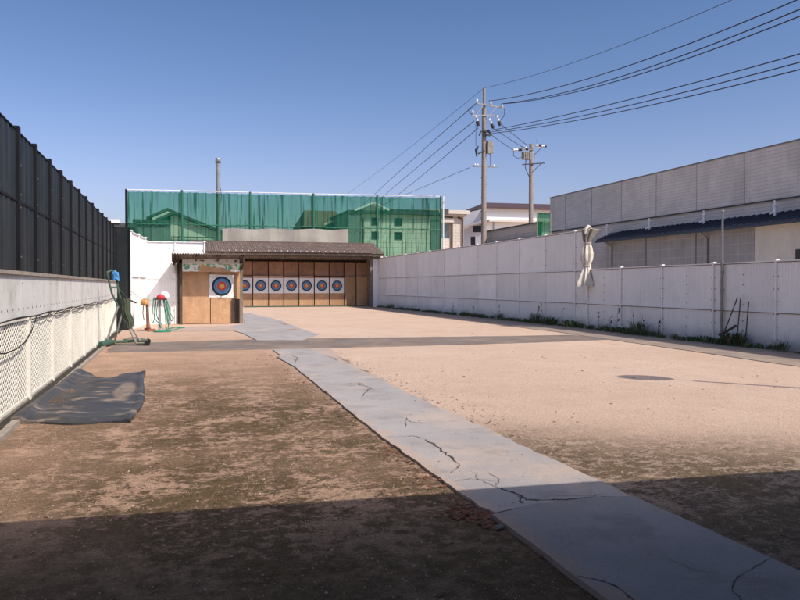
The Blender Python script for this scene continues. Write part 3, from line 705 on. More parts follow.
# ------------------------------------------------------------------ right wall
t=thing('panel_fence',(12.45,34,0),'tall shaded white steel panel fence down the right side of the range','fence')
yh=[21.3,22.23,24.32,26.43,28.53,30.6,32.76,34.78,36.88,38.95,41.05,43.1,45.2,47.2]
panel_fence(t,[(12.42,y) for y in yh],[(-.02,.77),(.77,1.80),(1.80,3.06)],M['white_steel'],(-1,0),3.07,'few')
t=thing('panel_fence',(12.0,14,0),'lower white steel panel fence at the right, below the grey tiled wall','fence')
yl=[21.2,19.21,17.15,15.05,13.01,10.95,8.9,6.8,4.7]
panel_fence(t,[(12.30-.05*(21.3-y),y) for y in yl],[(-.02,.77),(.77,1.82)],M['white_steel'],(-1,0),1.83,True)

# thin steel mast beside the low fence
t=thing('mast',(11.9,14.65,0),'thin steel mast rising above the low white fence, dark below and pale above','pole')
m=MB(); m.tube([(11.9,14.67,0),(11.9,14.67,1.86)],.035,10); m.build('lower_pipe',M['grey_steel'],t)
m=MB(); m.tube([(11.9,14.67,1.86),(11.9,14.67,2.98)],.022,10); m.lathe((11.9,14.67,2.98),[(.022,0),(.034,.0),(.03,.03),(0,.04)],10); m.build('upper_pipe',M['pole_metal'],t)
m=MB()
for z in (.3,.75,1.2,1.6): m.lathe((11.9,14.67,z),[(.036,0),(.046,.0),(.046,.035),(.036,.035)],10)
m.build('clamp_band',M['pole_metal'],t)

# rolled white sheet tied at the end of the tall fence
t=thing('tied_sheet',(12.28,21.2,1.3),'dirty white sheet tied in two places and hanging from the end of the tall fence','sheet')
def pleat(ph): return lambda g,z: 1+.24*math.sin(7*g+ph+z*1.5)+.10*math.sin(13*g-z*3+ph)
def sheet_part(prof,cx,ph,steps=6):
    P=[];C=[]
    for (a,b) in zip(prof,prof[1:]):
        for k in range(steps): P.append((a[0]+(b[0]-a[0])*k/steps,a[1]+(b[1]-a[1])*k/steps)); C.append(a[2]+(b[2]-a[2])*k/steps)
    P.append(prof[-1][:2]); C.append(prof[-1][2]); m=MB(); n=56; vs=[]
    for (r,z),c in zip(P,C):
        for k in range(n):
            g=2*math.pi*k/n; q=r*pleat(ph)(g,z); vs.append((cx-.16+c+q*math.cos(g),21.08+q*.75*math.sin(g),z))
    m.add(vs,[(i*n+k,i*n+(k+1)%n,(i+1)*n+(k+1)%n,(i+1)*n+k) for i in range(len(P)-1) for k in range(n)],0,True); return m
sheet_part([(.09,2.62,0.0),(.125,2.5,0.0),(.165,2.3,-.01),(.15,2.1,-.01),(.09,1.94,-.02)],12.33,.3).build('middle_bundle',M['sheet_white'],t)
sheet_part([(.085,1.93,-.02),(.13,1.75,-.03),(.20,1.55,-.04),(.27,1.36,-.05),(.275,1.30,-.05)],12.33,1.1).build('lower_skirt',M['sheet_white'],t)
sheet_part([(.085,2.63,.0),(.13,2.75,.02),(.21,2.95,.09),(.25,3.04,.13),(.12,3.07,.08),(0.01,3.02,.08)],12.33,2.0).build('upper_fan',M['sheet_tan'],t)
m=MB(); m.tube([(12.03,20.96,2.9),(12.04,20.95,3.05),(12.14,20.96,3.13),(12.26,21.04,3.12)],[.03,.045,.05,.03],10); m.build('hem',M['sheet_white'],t)
for z,c in ((2.62,0.),(1.935,-.02)):
    m=MB(); m.lathe((12.17+c,21.08,z),[(.10,-.02),(.118,-.012),(.118,.012),(.10,.02)],16); m.build('tie',M['rope'],t)

# ------------------------------------------------------------------ green trolley stand near the left wall
t=thing('trolley_stand',(-.98,17.9,0),'rusty green steel trolley stand leaning by the end of the mesh fence','stand')
YS=17.9
m=MB(); m.tube([(-1.40,YS-.05,1.60),(-1.30,YS,1.15),(-1.16,YS+.02,.83)],.020,8); m.tube([(-1.22,YS+.06,1.60),(-1.17,YS+.06,1.2),(-1.10,YS+.06,.92)],.022,8)
m.tube([(-1.40,YS-.05,1.60),(-1.31,YS,1.65),(-1.22,YS+.06,1.60)],.024,8); m.tube([(-1.33,YS,1.28),(-1.17,YS+.06,1.28)],.02,8); m.build('upright',M['green_steel'],t)
m=MB(); m.tube([(-1.18,YS,.86),(-1.42,YS-.1,.06)],.022,8); m.tube([(-1.06,YS+.3,.9),(-1.28,YS+.35,.06)],.020,8); m.build('rear_leg',M['grey_steel'],t)
m=MB(); m.tube([(-1.06,YS,.62),(-.93,YS-.05,.35),(-.80,YS-.1,.06)],.024,8); m.tube([(-1.12,YS+.3,.7),(-.72,YS+.3,.06)],.020,8); m.build('front_leg',M['grey_steel'],t)
m=MB(); m.tube([(-1.40,YS+.02,.07),(-.56,YS+.05,.09)],.020,8); m.tube([(-1.36,YS+.4,.07),(-.55,YS+.42,.09)],.022,8); m.tube([(-.80,YS-.22,.05),(-.57,YS-.2,.06)],.02,8); m.tube([(-1.36,YS,.07),(-1.36,YS+.42,.07)],.025,8); m.tube([(-.6,YS-.2,.07),(-.6,YS+.42,.09)],.025,8); m.build('base_frame',M['green_steel'],t)
m=MB()
def bag(i,j):
    x=-1.14+.19*i+.10*(1-j)+.02*math.sin(j*9); return (x,YS-.03-.05*math.sin(i*math.pi)+.012*math.sin(i*22+j*3),.42+.62*j+.05*math.sin(i*7)*(1-j))
m.grid(14,10,bag); m.build('hanging_net',pm('dark_green_net_bag',(.05,.075,.045),(.09,.085,.06),14,.9,bs=.5),t)
m=MB(); m.tube([(-1.19,YS+.1,1.28),(-1.0,YS+.3,1.02),(-.82,YS+.45,.93)],.018,6); m.build('brace',M['dark_metal'],t)
for (x,y) in ((-.57,YS-.2),(-.57,YS+.42)):
    w=MB(); n=16; vs=[]
    for s in (-.025,.025):
        for k in range(n): g=2*math.pi*k/n; vs.append((x+.06*math.cos(g),y+s,.06+.06*math.sin(g)))
    w.add(vs,[tuple(range(n)),tuple(range(2*n-1,n-1,-1))]+[(k,(k+1)%n,n+(k+1)%n,n+k) for k in range(n)]); w.build('wheel',M['cable'],t)
m=MB(); m.tube([(-1.50,YS-.45,.07),(-1.35,YS-.1,.09),(-1.28,YS+.05,.08)],[.06,.075,.05],10); m.build('foot_skid',M['green_steel'],t)
m=MB()
def rag(i,j):
    a=(i-.5)*2.6; return (-1.235+.075*math.sin(a)+.02*j,YS+.02-.06*math.cos(a)-.015*math.sin(j*6),1.655-.19*j-.05*abs(math.sin(a))+.012*math.sin(i*14))
m.grid(14,8,rag); tag(m.build('blue_rag',M['blue_cloth']),'blue rag draped over the top of the green trolley stand','rag')
m=MB(); m.bar((-1.15,18.75,.03),(-.75,19.6,.05),.14,.03); m.bar((-1.1,19.0,.06),(-.9,19.5,.08),.10,.03)
tag(m.build('plank',M['wood_grey']),'loose weathered planks on the ground behind the green trolley stand','plank')

# tap posts
t=thing('tap_post',(-.78,24.4,0),'rusty brown post topped with an orange cap before the bright white wall','post')
m=MB(); m.tube([(-.75,24.4,0),(-.765,24.4,.4),(-.775,24.4,.80)],[.055,.048,.04],10); m.build('post',pm('rusty_pipe',(.28,.15,.09),(.17,.09,.06),8,.9,bs=.3),t)
m=MB(); m.lathe((-.85,24.38,.72),[(.03,0),(.115,.02),(.125,.08),(.115,.15),(.07,.195),(0,.21)],16); m.build('cap',M['orange'],t)
m=MB(); m.tube([(-.88,24.36,.74),(-.9,24.36,.5),(-.87,24.36,.28)],.012,6); m.build('strap',M['cable'],t)
t=thing('hose_stand',(-.40,23.25,0),'steel standpipe draped with green garden hose under a red and white cap','standpipe')
m=MB(); m.tube([(-.40,23.25,0),(-.40,23.25,.94)],.04,10); m.tube([(-.58,23.25,.93),(-.22,23.25,.93)],.03,8); m.build('standpipe',pm('blue_grey_pipe',(.30,.33,.36),(.22,.24,.26),8,.5,bs=.1),t)
for (x0,x1,x2,z1,z2) in ((-.55,-.60,-.62,.5,.25),(-.50,-.55,-.40,.45,.12),(-.27,-.22,-.18,.5,.2),(-.24,-.18,-.10,.55,.30),(-.26,-.25,-.22,.5,.05)):
    m=MB(); m.tube(smooth([(x0+.04,23.31,.90),(x0,23.22,.975),(x0-.02,23.19,.88),(x1,23.2+.03*math.sin(z2*40),z1),(x2,23.2,z2+.08),(x2+.03,23.22,z2),(x2+.06,23.25,z2+.08),(x1+.07,23.28,z1),(x0+.05,23.29,.88)],6),.013,7); m.build('hose_coil',M['hose'],t)
t=thing('cap',(-.30,23.2,.96),'round red and white cap resting on top of the hose standpipe','cap')
m=MB(); m.lathe((-.27,23.2,.985),[(.15,0),(.145,.06),(.115,.125),(.06,.165),(0,.175)],18); m.build('crown',M['white_plastic'],t)
m=MB(); m.lathe((-.36,23.1,.95),[(.02,-.03),(.10,-.02),(.125,.03),(.11,.08),(.05,.12),(0,.125)],16); m.build('red_band',M['red'],t)
m=MB(); p=[]
for (x,y) in ((-.36,23.1),(-.1,22.9),(-.3,22.6),(-.55,22.75),(-.25,23.0),(.05,23.5),(.1,24.2),(.3,24.6),(.05,24.9),(-.1,24.3),(-.2,23.6)): p.append(Vector((x,y,.03)))
q=[]
for a in range(len(p)-1):
    p0,p1,p2,p3=p[max(a-1,0)],p[a],p[a+1],p[min(a+2,len(p)-1)]
    for k in range(7):
        s=k/7; q.append(.5*((2*p1)+(p2-p0)*s+(2*p0-5*p1+4*p2-p3)*s*s+(3*p1-p0-3*p2+p3)*s**3))
m.tube(q,.02,7); tag(m.build('garden_hose',M['hose']),'green garden hose lying looped on the ground by the standpipe','hose')
m=MB(); m.tube([(-1.25,24.12,1.18),(-1.0,24.3,.98),(-.86,24.35,.93)],.007,5); m.tube([(-.86,24.35,.92),(-.62,23.8,.88),(-.42,23.27,.93)],.007,5)
tag(m.build('rope',M['rope']),'thin rope strung from the black corner post over the two tap posts','rope')
for k,(x,y,a,lb) in enumerate(((-.62,23.3,.3,'old red brick on the ground left of the hose standpipe'),(-.75,23.9,1.0,'old red brick lying at the foot of the orange capped post'))):
    m=MB(); c,s=math.cos(a),math.sin(a); m.bar((x-.1*c,y-.1*s,.04),(x+.1*c,y+.1*s,.04),.10,.07); tag(m.build('brick',M['brick_red']),lb,'brick','loose old bricks by the taps')

# ------------------------------------------------------------------ green net screen behind the far shed
t=thing('net_screen',(7.8,52,0),'tall translucent green net screen on posts behind the far shed','net')
px=[-2.88,.53,4.88,9.12,13.6,18.28]; ztop=[7.40,7.46,7.49,7.53,7.6,7.66]
random.seed(11)
for i,(a,b) in enumerate(zip(px,px[1:])):
    m=MB(); n=int((b-a)/.06); ph=[random.uniform(0,6) for _ in range(5)]
    def nt_(u,w,a=a,b=b,i=i,ph=ph):
        x=a+(b-a)*u; zt=ztop[i]+(ztop[i+1]-ztop[i])*u-.05-.03*abs(math.sin(u*math.pi*9)); z=1.5+(zt-1.5)*w
        y=52.06+.05*math.sin(x*9+ph[0]+.4*z)+.035*math.sin(x*17+ph[1]-.3*z)+.06*math.sin(x*3.1+ph[2]+z*.5)
        return (x,y,z)
    m.grid(n,10,nt_); m.build('netting',M['net'],t)
for x,z in zip(px,ztop):
    m=MB(); m.tube([(x,51.95,0),(x,51.95,z+.06)],.075,8); m.build('post',M['net_post'] if x>-2 else M['black_post'],t)
m=MB(); m.tube([(18.48,52.0,0),(18.48,52.0,7.7)],.06,8); m.build('end_post',M['white_post'],t)
m=MB()
for i in range(5): m.tube([(px[i],51.95,ztop[i]+.03),(px[i+1],51.95,ztop[i+1]+.03)],.028,6)
m.build('top_rail',M['white_post'],t)
m=MB()
for i in range(5):
    P=[]
    for k in range(25): u=k/24; P.append((px[i]+(px[i+1]-px[i])*u,51.93,5.33+.03*math.sin(k*2.3)-.05*math.sin(math.pi*u)))
    m.tube(P,.04,5)
m.build('mid_rope',M['net_post'],t)

# grey sheet hung over the back of the far shed
m=MB()
def trp(i,j):
    x=3.05+8.4*i; zt=5.05+.12*i; return (x,51.55+.05*math.sin(i*31)+.04*math.sin(i*13+j*3)-.12*(1-j),3.4+(zt-3.4)*j+(.03*math.sin(i*20) if j>.9 else 0))
m.grid(90,8,trp); tag(m.build('tarpaulin',M['tarp_grey']),'long plain grey tarpaulin hung on the green net just above the far shed roof','tarpaulin')

# ------------------------------------------------------------------ houses behind
def windows(t,lst,y,frame=M['trim_beige'],glass=M['glass']):
    for (x0,x1,z0,z1) in lst:
        m=MB(); e=.06
        m.box(x0-e,x1+e,y-.06,y-.004,z0-e,z0); m.box(x0-e,x1+e,y-.06,y-.004,z1,z1+e); m.box(x0-e,x0,y-.06,y-.004,z0,z1); m.box(x1,x1+e,y-.06,y-.004,z0,z1); m.box((x0+x1)/2-.03,(x0+x1)/2+.03,y-.05,y-.004,z0,z1)
        w=m.build('window',frame,t); m=MB(); m.box(x0,x1,y-.03,y-.006,z0,z1); m.build('pane',glass,w)
def gable_roof(t,x0,xr,x1,z0,zr,z1,ya,yb,th,mat,ov=.3):
    m=MB()
    poly=[(x0,z0),(xr,zr),(x1,z1),(x1,z1-th),(xr,zr-th*1.15),(x0,z0-th)]
    m.prism_y(poly,ya-ov,yb+ov); m.build('roof',mat,t)
# left gabled house, seen through the net
t=thing('gable_house',(1.5,70,0),'pale gabled house with two stepped roofs seen through the left of the green net','house')
m=MB(); m.prism_y([(-.25,0),(4.1,0),(4.1,5.9),(.05,7.5),(-.25,7.35)],70,77); m.build('front_wall',M['house_pale'],t)
m=MB(); m.prism_y([(-1.8,0),(-.26,0),(-.26,7.9),(-.5,8.0),(-1.8,7.4)],72,80); m.build('rear_wall',M['house_pale'],t)
gable_roof(t,-1.45,.04,4.7,7.1,7.82,5.95,70,77,.22,M['roof_dark'],.5)
gable_roof(t,-2.35,-.54,1.2,7.5,8.36,7.6,73,80,.2,M['roof_dark'],.4)
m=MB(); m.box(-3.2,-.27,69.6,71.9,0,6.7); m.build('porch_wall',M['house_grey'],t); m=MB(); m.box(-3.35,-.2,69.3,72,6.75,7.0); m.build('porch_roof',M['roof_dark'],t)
m=MB(); m.box(-.2,4.1,69.75,69.82,5.55,5.62); 
for k in range(9): m.box(-.2+.53*k,-.15+.53*k,69.75,69.8,4.6,5.55)
m.build('balcony_rail',M['dark_metal'],t)
windows(t,[(1.0,1.9,4.4,5.3),(2.6,3.4,4.4,5.2)],70)
# brown-roofed house between
t=thing('brown_roof_house',(13,78,0),'low house with a broad brown roof seen through the middle of the green net','house')
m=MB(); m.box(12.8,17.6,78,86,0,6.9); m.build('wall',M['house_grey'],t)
m=MB(); m.add([(12.6,77.2,7.3),(17.4,77.2,7.3),(16.8,82,9.4),(13.4,82,9.4),(12.6,86.8,7.3),(17.4,86.8,7.3)],[(0,1,2,3),(1,5,2),(5,4,3,2),(4,0,3)]); m.build('roof',pm('brown_tile_roof',(.20,.12,.085),(.15,.09,.07),2,.8,bs=.3),t)
m=MB(); m.bar((14.6,76.9,7.55),(17.0,76.9,8.35),.2,.2); m.build('barge_board',M['house_pale'],t)
# tile clad house
t=thing('tiled_house',(20.4,70,0),'pale tile clad house with a small gable seen through the right of the green net','house')
m=MB(); m.box(16.7,24.6,70,78,0,8.05); m.build('wall',M['house_tile'],t)
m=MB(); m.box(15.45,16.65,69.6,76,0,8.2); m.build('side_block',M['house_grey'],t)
m=MB(); m.box(15.4,24.75,69.45,78.2,8.06,8.32); m.build('eave_band',M['roof_dark'],t)
m=MB(); m.prism_y([(16.4,8.33),(19.0,8.33),(17.8,8.95)],69.7,77); m.build('gable',M['house_pale'],t)
m=MB(); m.box(19.3,24.4,69.8,77,8.33,8.55); m.build('roof',M['roof_dark'],t)
m=MB(); m.bar((16.0,69.4,8.28),(17.8,69.4,9.05),.3,.16); m.bar((17.8,69.4,9.05),(19.3,69.4,8.40),.3,.16); m.build('barge_board',M['house_white'],t)
windows(t,[(17.85,18.4,7.05,7.65),(20.05,20.65,7.05,7.65),(17.85,18.4,5.75,6.35),(20.05,20.65,5.75,6.35)],70,M['roof_dark'],M['glass_dark'])
m=MB(); m.box(23.6,24.62,69.9,69.99,0,7.7); m.build('recess',M['house_grey'],t)
m=MB(); m.tube([(16.95,69.9,0),(16.95,69.9,7.6)],.06,6); m.build('downpipe',M['pipe_brown'],t)
# beige house right of the net
t=thing('beige_house',(26,72,0),'beige tiled house with flat eave and brown downpipe right of the green net','house')
m=MB(); m.box(26.62,27.75,72,79,0,8.2); m.build('wall',M['beige_tile'],t)
m=MB(); m.box(23.8,26.6,72.5,79,0,8.2); m.build('recessed_wall',M['trim_beige'],t)
m=MB(); m.box(23.4,28.1,71.3,79.5,8.42,8.78); m.box(23.5,27.9,71.6,79,8.2,8.41); m.build('roof',M['trim_beige'],t)
m=MB(); m.box(25.2,25.9,71.25,71.29,8.3,8.85); m.build('roof_vent',M['roof_dark'],t)
m=MB(); m.box(23.8,26.1,71.6,71.75,3,6.0); m.build('balcony',M['beige_tile'],t)
m=MB(); m.box(23.8,26.6,71.7,72.2,7.6,8.0); m.build('shutter_box',M['trim_beige'],t)
windows(t,[(24.4,26.35,6.05,7.5)],72.5)
m=MB(); m.tube([(27.1,71.9,8.1),(27.55,71.85,8.0),(27.6,71.85,7.8),(27.6,71.85,0)],.07,8); m.build('downpipe',M['pipe_brown'],t)
# white building
t=thing('white_building',(50,110,0),'large white building with a low brown hipped roof behind the utility poles','building')
m=MB(); m.box(46.1,62,110,125,0,13.3); m.build('front_wall',M['house_white'],t)
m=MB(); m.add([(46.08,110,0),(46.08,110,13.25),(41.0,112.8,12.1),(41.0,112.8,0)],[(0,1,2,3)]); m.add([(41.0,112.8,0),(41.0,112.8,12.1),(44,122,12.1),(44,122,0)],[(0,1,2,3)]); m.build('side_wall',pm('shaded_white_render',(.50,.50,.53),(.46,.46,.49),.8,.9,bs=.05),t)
m=MB(); m.add([(45.6,109.2,13.3),(63,109.2,13.3),(61,117,15.0),(48.9,117,14.95),(45.6,126,13.3),(63,126,13.3)],[(0,1,2,3),(3,2,5,4),(4,0,3)]); m.box(45.6,63,109.1,109.3,13.2,13.42); m.build('roof',M['roof_red'],t)
m=MB(); m.box(46.2,61,109.0,109.96,11.15,11.45); m.build('ledge',M['trim_beige'],t)
m=MB(); m.bar((40.6,112.0,9.9),(45.9,109.3,11.2),1.2,.3); m.build('canopy',M['metal_clad'],t)
m=MB(); m.tube([(47.3,109.9,0),(47.3,109.9,11.1)],.10,6); m.build('downpipe',M['pipe_white'],t)
m=MB(); m.add([(44.3,110.92,9.6),(44.3,110.92,10.6),(45.6,110.2,10.6),(45.6,110.2,9.6)],[(0,1,2,3)]); m.add([(44.0,111.1,7.4),(44.0,111.1,8.9),(44.6,110.75,8.9),(44.6,110.75,7.4)],[(0,1,2,3)])
m.build('window',M['glass_dark'],t)
# long low metal-clad annex
t=thing('metal_hoarding',(20.6,44,0),'long low grey metal clad hoarding just beyond the tall white fence','hoarding')
m=MB(); m.box(20.5,20.75,41.1,49,0,5.0); m.build('wall',M['metal_clad'],t)
m=MB(); m.box(20.42,20.8,41.08,49.1,5.0,5.07); m.build('roof_edge',M['roof_dark'],t)
m=MB(); m.box(20.3,20.48,41.1,49,4.05,4.2); m.build('gutter_pipe',M['roof_dark'],t)
# small net screen
SX0,SX1=20.40,21.25
t=thing('small_net',(20.8,41,0),'small dark green net panel beside the far end of the long grey building','net')
m=MB(); m.grid(30,6,lambda i,j:(SX0+(SX1-SX0)*i,41+.03*math.sin(i*40),3.4+2.16*j)); m.build('netting',M['net_dense'],t)
for (x,y) in ((SX0,41),(SX1,41)):
    m=MB(); m.tube([(x,y,0),(x,y,5.61)],.04,8); m.build('post',M['grey_steel'],t)
m=MB(); m.tube([(SX0,41,5.57),(SX1,41,5.57)],.03,6); m.build('rail',M['green_steel'],t)
# faraway low block at the left
t=thing('flat_block',(-4.4,62,0),'distant low grey block with pale roof edge, left of the green net','building')
m=MB(); m.box(-8.2,-3.0,62,70,0,5.6); m.build('wall',pm('purple_grey_wall',(.36,.33,.34),(.30,.28,.29),1,.9,bs=.05),t)
m=MB(); m.box(-8.4,-2.9,61.7,70,5.72,6.05); m.build('roof',M['roof_dark'],t)
m=MB(); m.box(-8.4,-3.9,61.6,61.7,6.05,6.22); m.build('roof_edge',M['house_white'],t)
m=MB(); m.box(-4.6,-4.0,62.5,63.2,6.05,6.4); m.build('roof_vent',M['house_white'],t)
# slim mast behind the net
t=thing('flue_mast',(3.25,60,0),'slim grey mast sticking up above the green net at the left','pole')
m=MB(); m.tube([(3.25,60,0),(3.25,60,10.6)],.17,12); m.build('shaft',M['pole_metal'],t)
m=MB(); m.lathe((3.25,60,10.6),[(.17,0),(.20,.0),(.20,.36),(.17,.4),(0,.4)],12); m.build('cap',M['pole_metal'],t)
m=MB(); m.tube([(3.43,59.95,7.6),(3.5,59.9,8.1),(3.42,59.9,8.7)],.02,5); m.build('lead',M['wire'],t)

# ------------------------------------------------------------------ long grey building, right
t=thing('long_building',(24,30,0),'long grey windowless building with navy lean-to roof behind the right fence','building')
XB=25
m=MB(); m.box(XB,XB+14,2,48.3,5.06,7.38); m.build('upper_wall',M['siding'],t)
m=MB(); m.box(XB+.06,XB+13.9,2,48.25,0,5.04); m.build('lower_wall',M['lower_siding'],t)
m=MB(); m.box(XB-.05,XB+14.1,1.9,48.36,7.38,7.43); m.build('coping',M['house_grey'],t)
for y in [46.1-3.35*k for k in range(13)]:
    m=MB(); m.box(XB-.012,XB-.003,y,y+.035,5.07,7.37); m.build('wall_joint',M['tile_grey'],t)
m=MB(); m.box(XB-.03,XB-.003,2,48.3,5.0,5.07); m.build('drip_edge',M['roof_dark'],t)
m=MB(); ye,ys_=39.2,3.0
th=.10; XE=23.2
vs=[(XE,ys_,3.92),(24.98,ys_,4.47),(24.98,ye+1.5,4.47),(XE,ye,3.92)]
m.add(vs+[(x,y,z-th) for x,y,z in vs],[(0,1,2,3),(7,6,5,4),(0,3,7,4),(3,2,6,7),(0,4,5,1)])
k=ys_
while k<ye: m.bar((XE,k,3.945),(24.96,k,4.495),.04,.05); k+=.42
m.build('lean_to_roof',M['navy_roof'],t)
m=MB(); m.box(XE-.10,XE-.005,ys_,ye,3.77,3.86); m.build('eave_gutter',M['navy_roof'],t)
m=MB(); m.box(23.7,24.9,27.15,ye-.3,0,3.84); m.build('tiled_wall',M['tile_grey'],t)
m=MB(); m.box(23.68,24.9,3.2,27.13,0,3.84); m.build('cream_wall',M['cream'],t)
m=MB(); m.box(23.62,23.677,23.7,24.88,2.26,2.76); m.build('window',M['glass_dark'],t)
for y in (38.3,30.2):
    m=MB(); m.tube([(XE-.04,y-.1,3.76),(23.45,y-.1,3.6),(23.62,y,3.52),(23.62,y,0)],.06,8); m.build('downpipe',M['pipe_white'],t)
for y in (35.0,31.0):
    m=MB(); m.box(23.685,23.698,y,y+.10,0,3.8); m.build('wall_seam',M['house_grey'],t)
for y in (40.0,35.8,31.4,26.85,22.0,17.5):
    m=MB(); m.tube([(24.4,y,4.28),(24.4,y,4.80)],.06,10); m.tube([(24.4,y-.02,4.80),(24.4,y+.02,4.93)],.04,10); m.lathe((24.4,y,4.66),[(.06,0),(.10,.02),(.10,.10),(.06,.12)],10); m.tube([(24.4,y,4.44),(24.18,y+.05,4.36)],.045,8)
    m.build('roof_vent',M['ceramic'],t)

# ------------------------------------------------------------------ utility poles and wires
def insul(m,p,q,n=4,r=.07):
    p=Vector(p);q=Vector(q)
    for k in range(n):
        a=p+(q-p)*(k/n); b=p+(q-p)*((k+.6)/n); m.tube([a,b],r,8)
t=thing('utility_pole',(19.94,48,0),'taller concrete utility pole with many crossarms above the white fence','utility pole','utility poles')
px_,py_=19.94,48
m=MB(); m.tube([(px_,py_,0),(px_,py_,13.2)],[.20,.14],14); m.tube([(px_,py_,13.2),(px_,py_,14.5)],.09,10); m.build('shaft',M['pole'],t)
m=MB(); m.bar((19.35,py_-.12,13.45),(21.25,py_-.2,13.25),.09,.09); m.build('crossarm',M['pole_metal'],t)
m=MB(); m.bar((19.0,py_-.14,12.62),(20.85,py_-.14,12.72),.09,.09); m.build('crossarm',M['pole_metal'],t)
m=MB(); m.bar((19.1,py_+.1,9.30),(20.9,py_-.1,9.28),.07,.07); m.build('crossarm',M['pole_metal'],t)
m=MB(); m.bar((20.05,py_-.15,12.5),(20.75,py_-.2,13.25),.05); m.bar((19.8,py_-.15,13.3),(19.35,py_-.15,12.75),.05); m.build('arm_brace',M['pole_metal'],t)
for (x,z) in ((19.35,13.52),(20.33,13.40),(21.15,13.31),(19.05,12.74)):
    m=MB(); m.lathe((x,py_-.18,z),[(.05,0),(.10,.03),(.06,.08),(.09,.12),(.04,.2),(0,.22)],10); m.build('insulator',M['ceramic'],t)
for (a,b) in (((20.75,py_-.2,12.7),(21.05,py_-.2,12.05)),((20.2,py_-.2,12.45),(20.55,py_-.2,11.85)),((19.25,py_-.2,12.6),(19.5,py_-.2,11.95))):
    m=MB(); insul(m,a,b,3,.10); m.build('strain_insulator',M['ceramic'],t); m=MB(); m.tube([Vector(a)+(Vector(b)-Vector(a))*.55,b],.12,8); m.build('cutout',M['dark_metal'],t)
m=MB(); m.box(19.75,20.15,py_-.34,py_-.16,11.55,11.7); m.box(19.78,20.3,py_-.36,py_-.15,11.3,11.42); m.tube([(19.65,py_-.2,11.6),(19.5,py_-.25,11.3)],.06,6); m.tube([(20.1,py_-.3,11.7),(20.35,py_-.3,11.35)],.07,6); m.build('line_clamp',M['dark_metal'],t)
m=MB(); m.box(20.12,20.42,py_-.3,py_+.05,10.15,11.0); m.tube([(20.45,py_-.15,10.2),(20.45,py_-.15,10.8)],.11,10); m.tube([(20.52,py_-.05,10.5),(20.52,py_-.05,10.95)],.06,8); m.build('transformer',M['grey_steel'],t)
m=MB(); m.tube([(20.36,py_-.15,10.15),(20.36,py_-.15,9.35)],.03,6); m.tube([(19.9,py_-.2,10.35),(19.45,py_-.2,10.1)],.05,6); m.tube([(19.45,py_-.2,10.6),(19.3,py_-.2,10.35),(19.35,py_-.2,9.9)],[.05,.10,.05],8); m.tube([(19.3,py_-.15,12.5),(19.3,py_-.15,10.6)],.018,5); m.build('cable_drop',M['dark_metal'],t)
m=MB()
for x in (19.3,19.5,20.4,20.65): m.lathe((x,py_,9.33),[(.04,0),(.06,.02),(.06,.1),(.02,.14)],8)
m.build('spool_insulator',M['ceramic'],t)
m=MB(); m.tube([(21.1,py_-.2,13.35),(21.35,py_-.2,13.1),(21.3,py_-.2,12.7),(20.98,py_-.2,12.35),(20.95,py_-.2,12.1)],.022,5); m.tube([(19.2,py_-.2,13.3),(18.75,py_-.1,13.0),(18.9,py_-.1,12.75),(19.05,py_-.1,12.7)],.022,5); m.build('jumper_wire',M['wire'],t)
z=4.5
while z<9:
    m=MB(); m.box(px_-.24,px_+.24,py_-.02,py_+.02,z,z+.03); z+=.45; m.build('climbing_step',M['dark_metal'],t)

t=thing('utility_pole',(26.33,54,0),'shorter concrete utility pole with one grey transformer box near its top','utility pole','utility poles')
qx,qy=26.33,54
m=MB(); m.tube([(qx,qy,0),(qx,qy,12.2)],[.20,.15],14); m.build('shaft',M['pole'],t)
m=MB(); m.bar((24.9,qy-.2,11.62),(26.4,qy-.2,11.75),.08); m.bar((26.3,qy-.2,11.85),(27.4,qy-.2,12.0),.08); m.build('crossarm',M['pole_metal'],t)
m=MB(); m.bar((25.5,qy-.2,10.55),(27.35,qy-.2,10.75),.08); m.bar((26.4,qy-.2,10.1),(27.1,qy-.2,10.7),.05); m.bar((26.45,qy-.2,11.3),(27.1,qy-.2,11.9),.04); m.build('crossarm',M['dark_metal'],t)
for (a,b) in (((24.75,qy-.2,11.62),(25.45,qy-.2,11.68)),((25.55,qy-.25,11.95),(25.95,qy-.25,11.7)),((26.6,qy-.2,12.05),(27.05,qy-.2,12.1)),((27.1,qy-.2,12.02),(27.5,qy-.2,12.05))):
    m=MB(); insul(m,a,b,3,.085); m.build('insulator',M['ceramic'],t); m=MB(); m.tube([Vector(a)+(Vector(b)-Vector(a))*.6,b],.10,8); m.build('cutout',M['dark_metal'],t)
m=MB(); m.box(25.5,26.15,qy-.35,qy-.05,10.95,11.55); 
for k in range(4): m.box(25.55+.15*k,25.6+.15*k,qy-.40,qy-.35,11.0,11.5)
m.build('transformer',M['grey_steel'],t)
m=MB(); m.tube([(24.8,qy-.2,11.6),(24.75,qy-.2,11.2),(25.1,qy-.2,11.0),(25.4,qy-.2,11.1)],.022,5); m.tube([(25.8,qy-.2,10.95),(25.75,qy-.2,10.3),(26.1,qy-.2,9.6),(26.2,qy-.2,9.2)],.03,5); m.tube([(26.75,qy-.2,12.1),(26.7,qy-.2,12.5)],.025,5); m.build('jumper_wire',M['wire'],t)

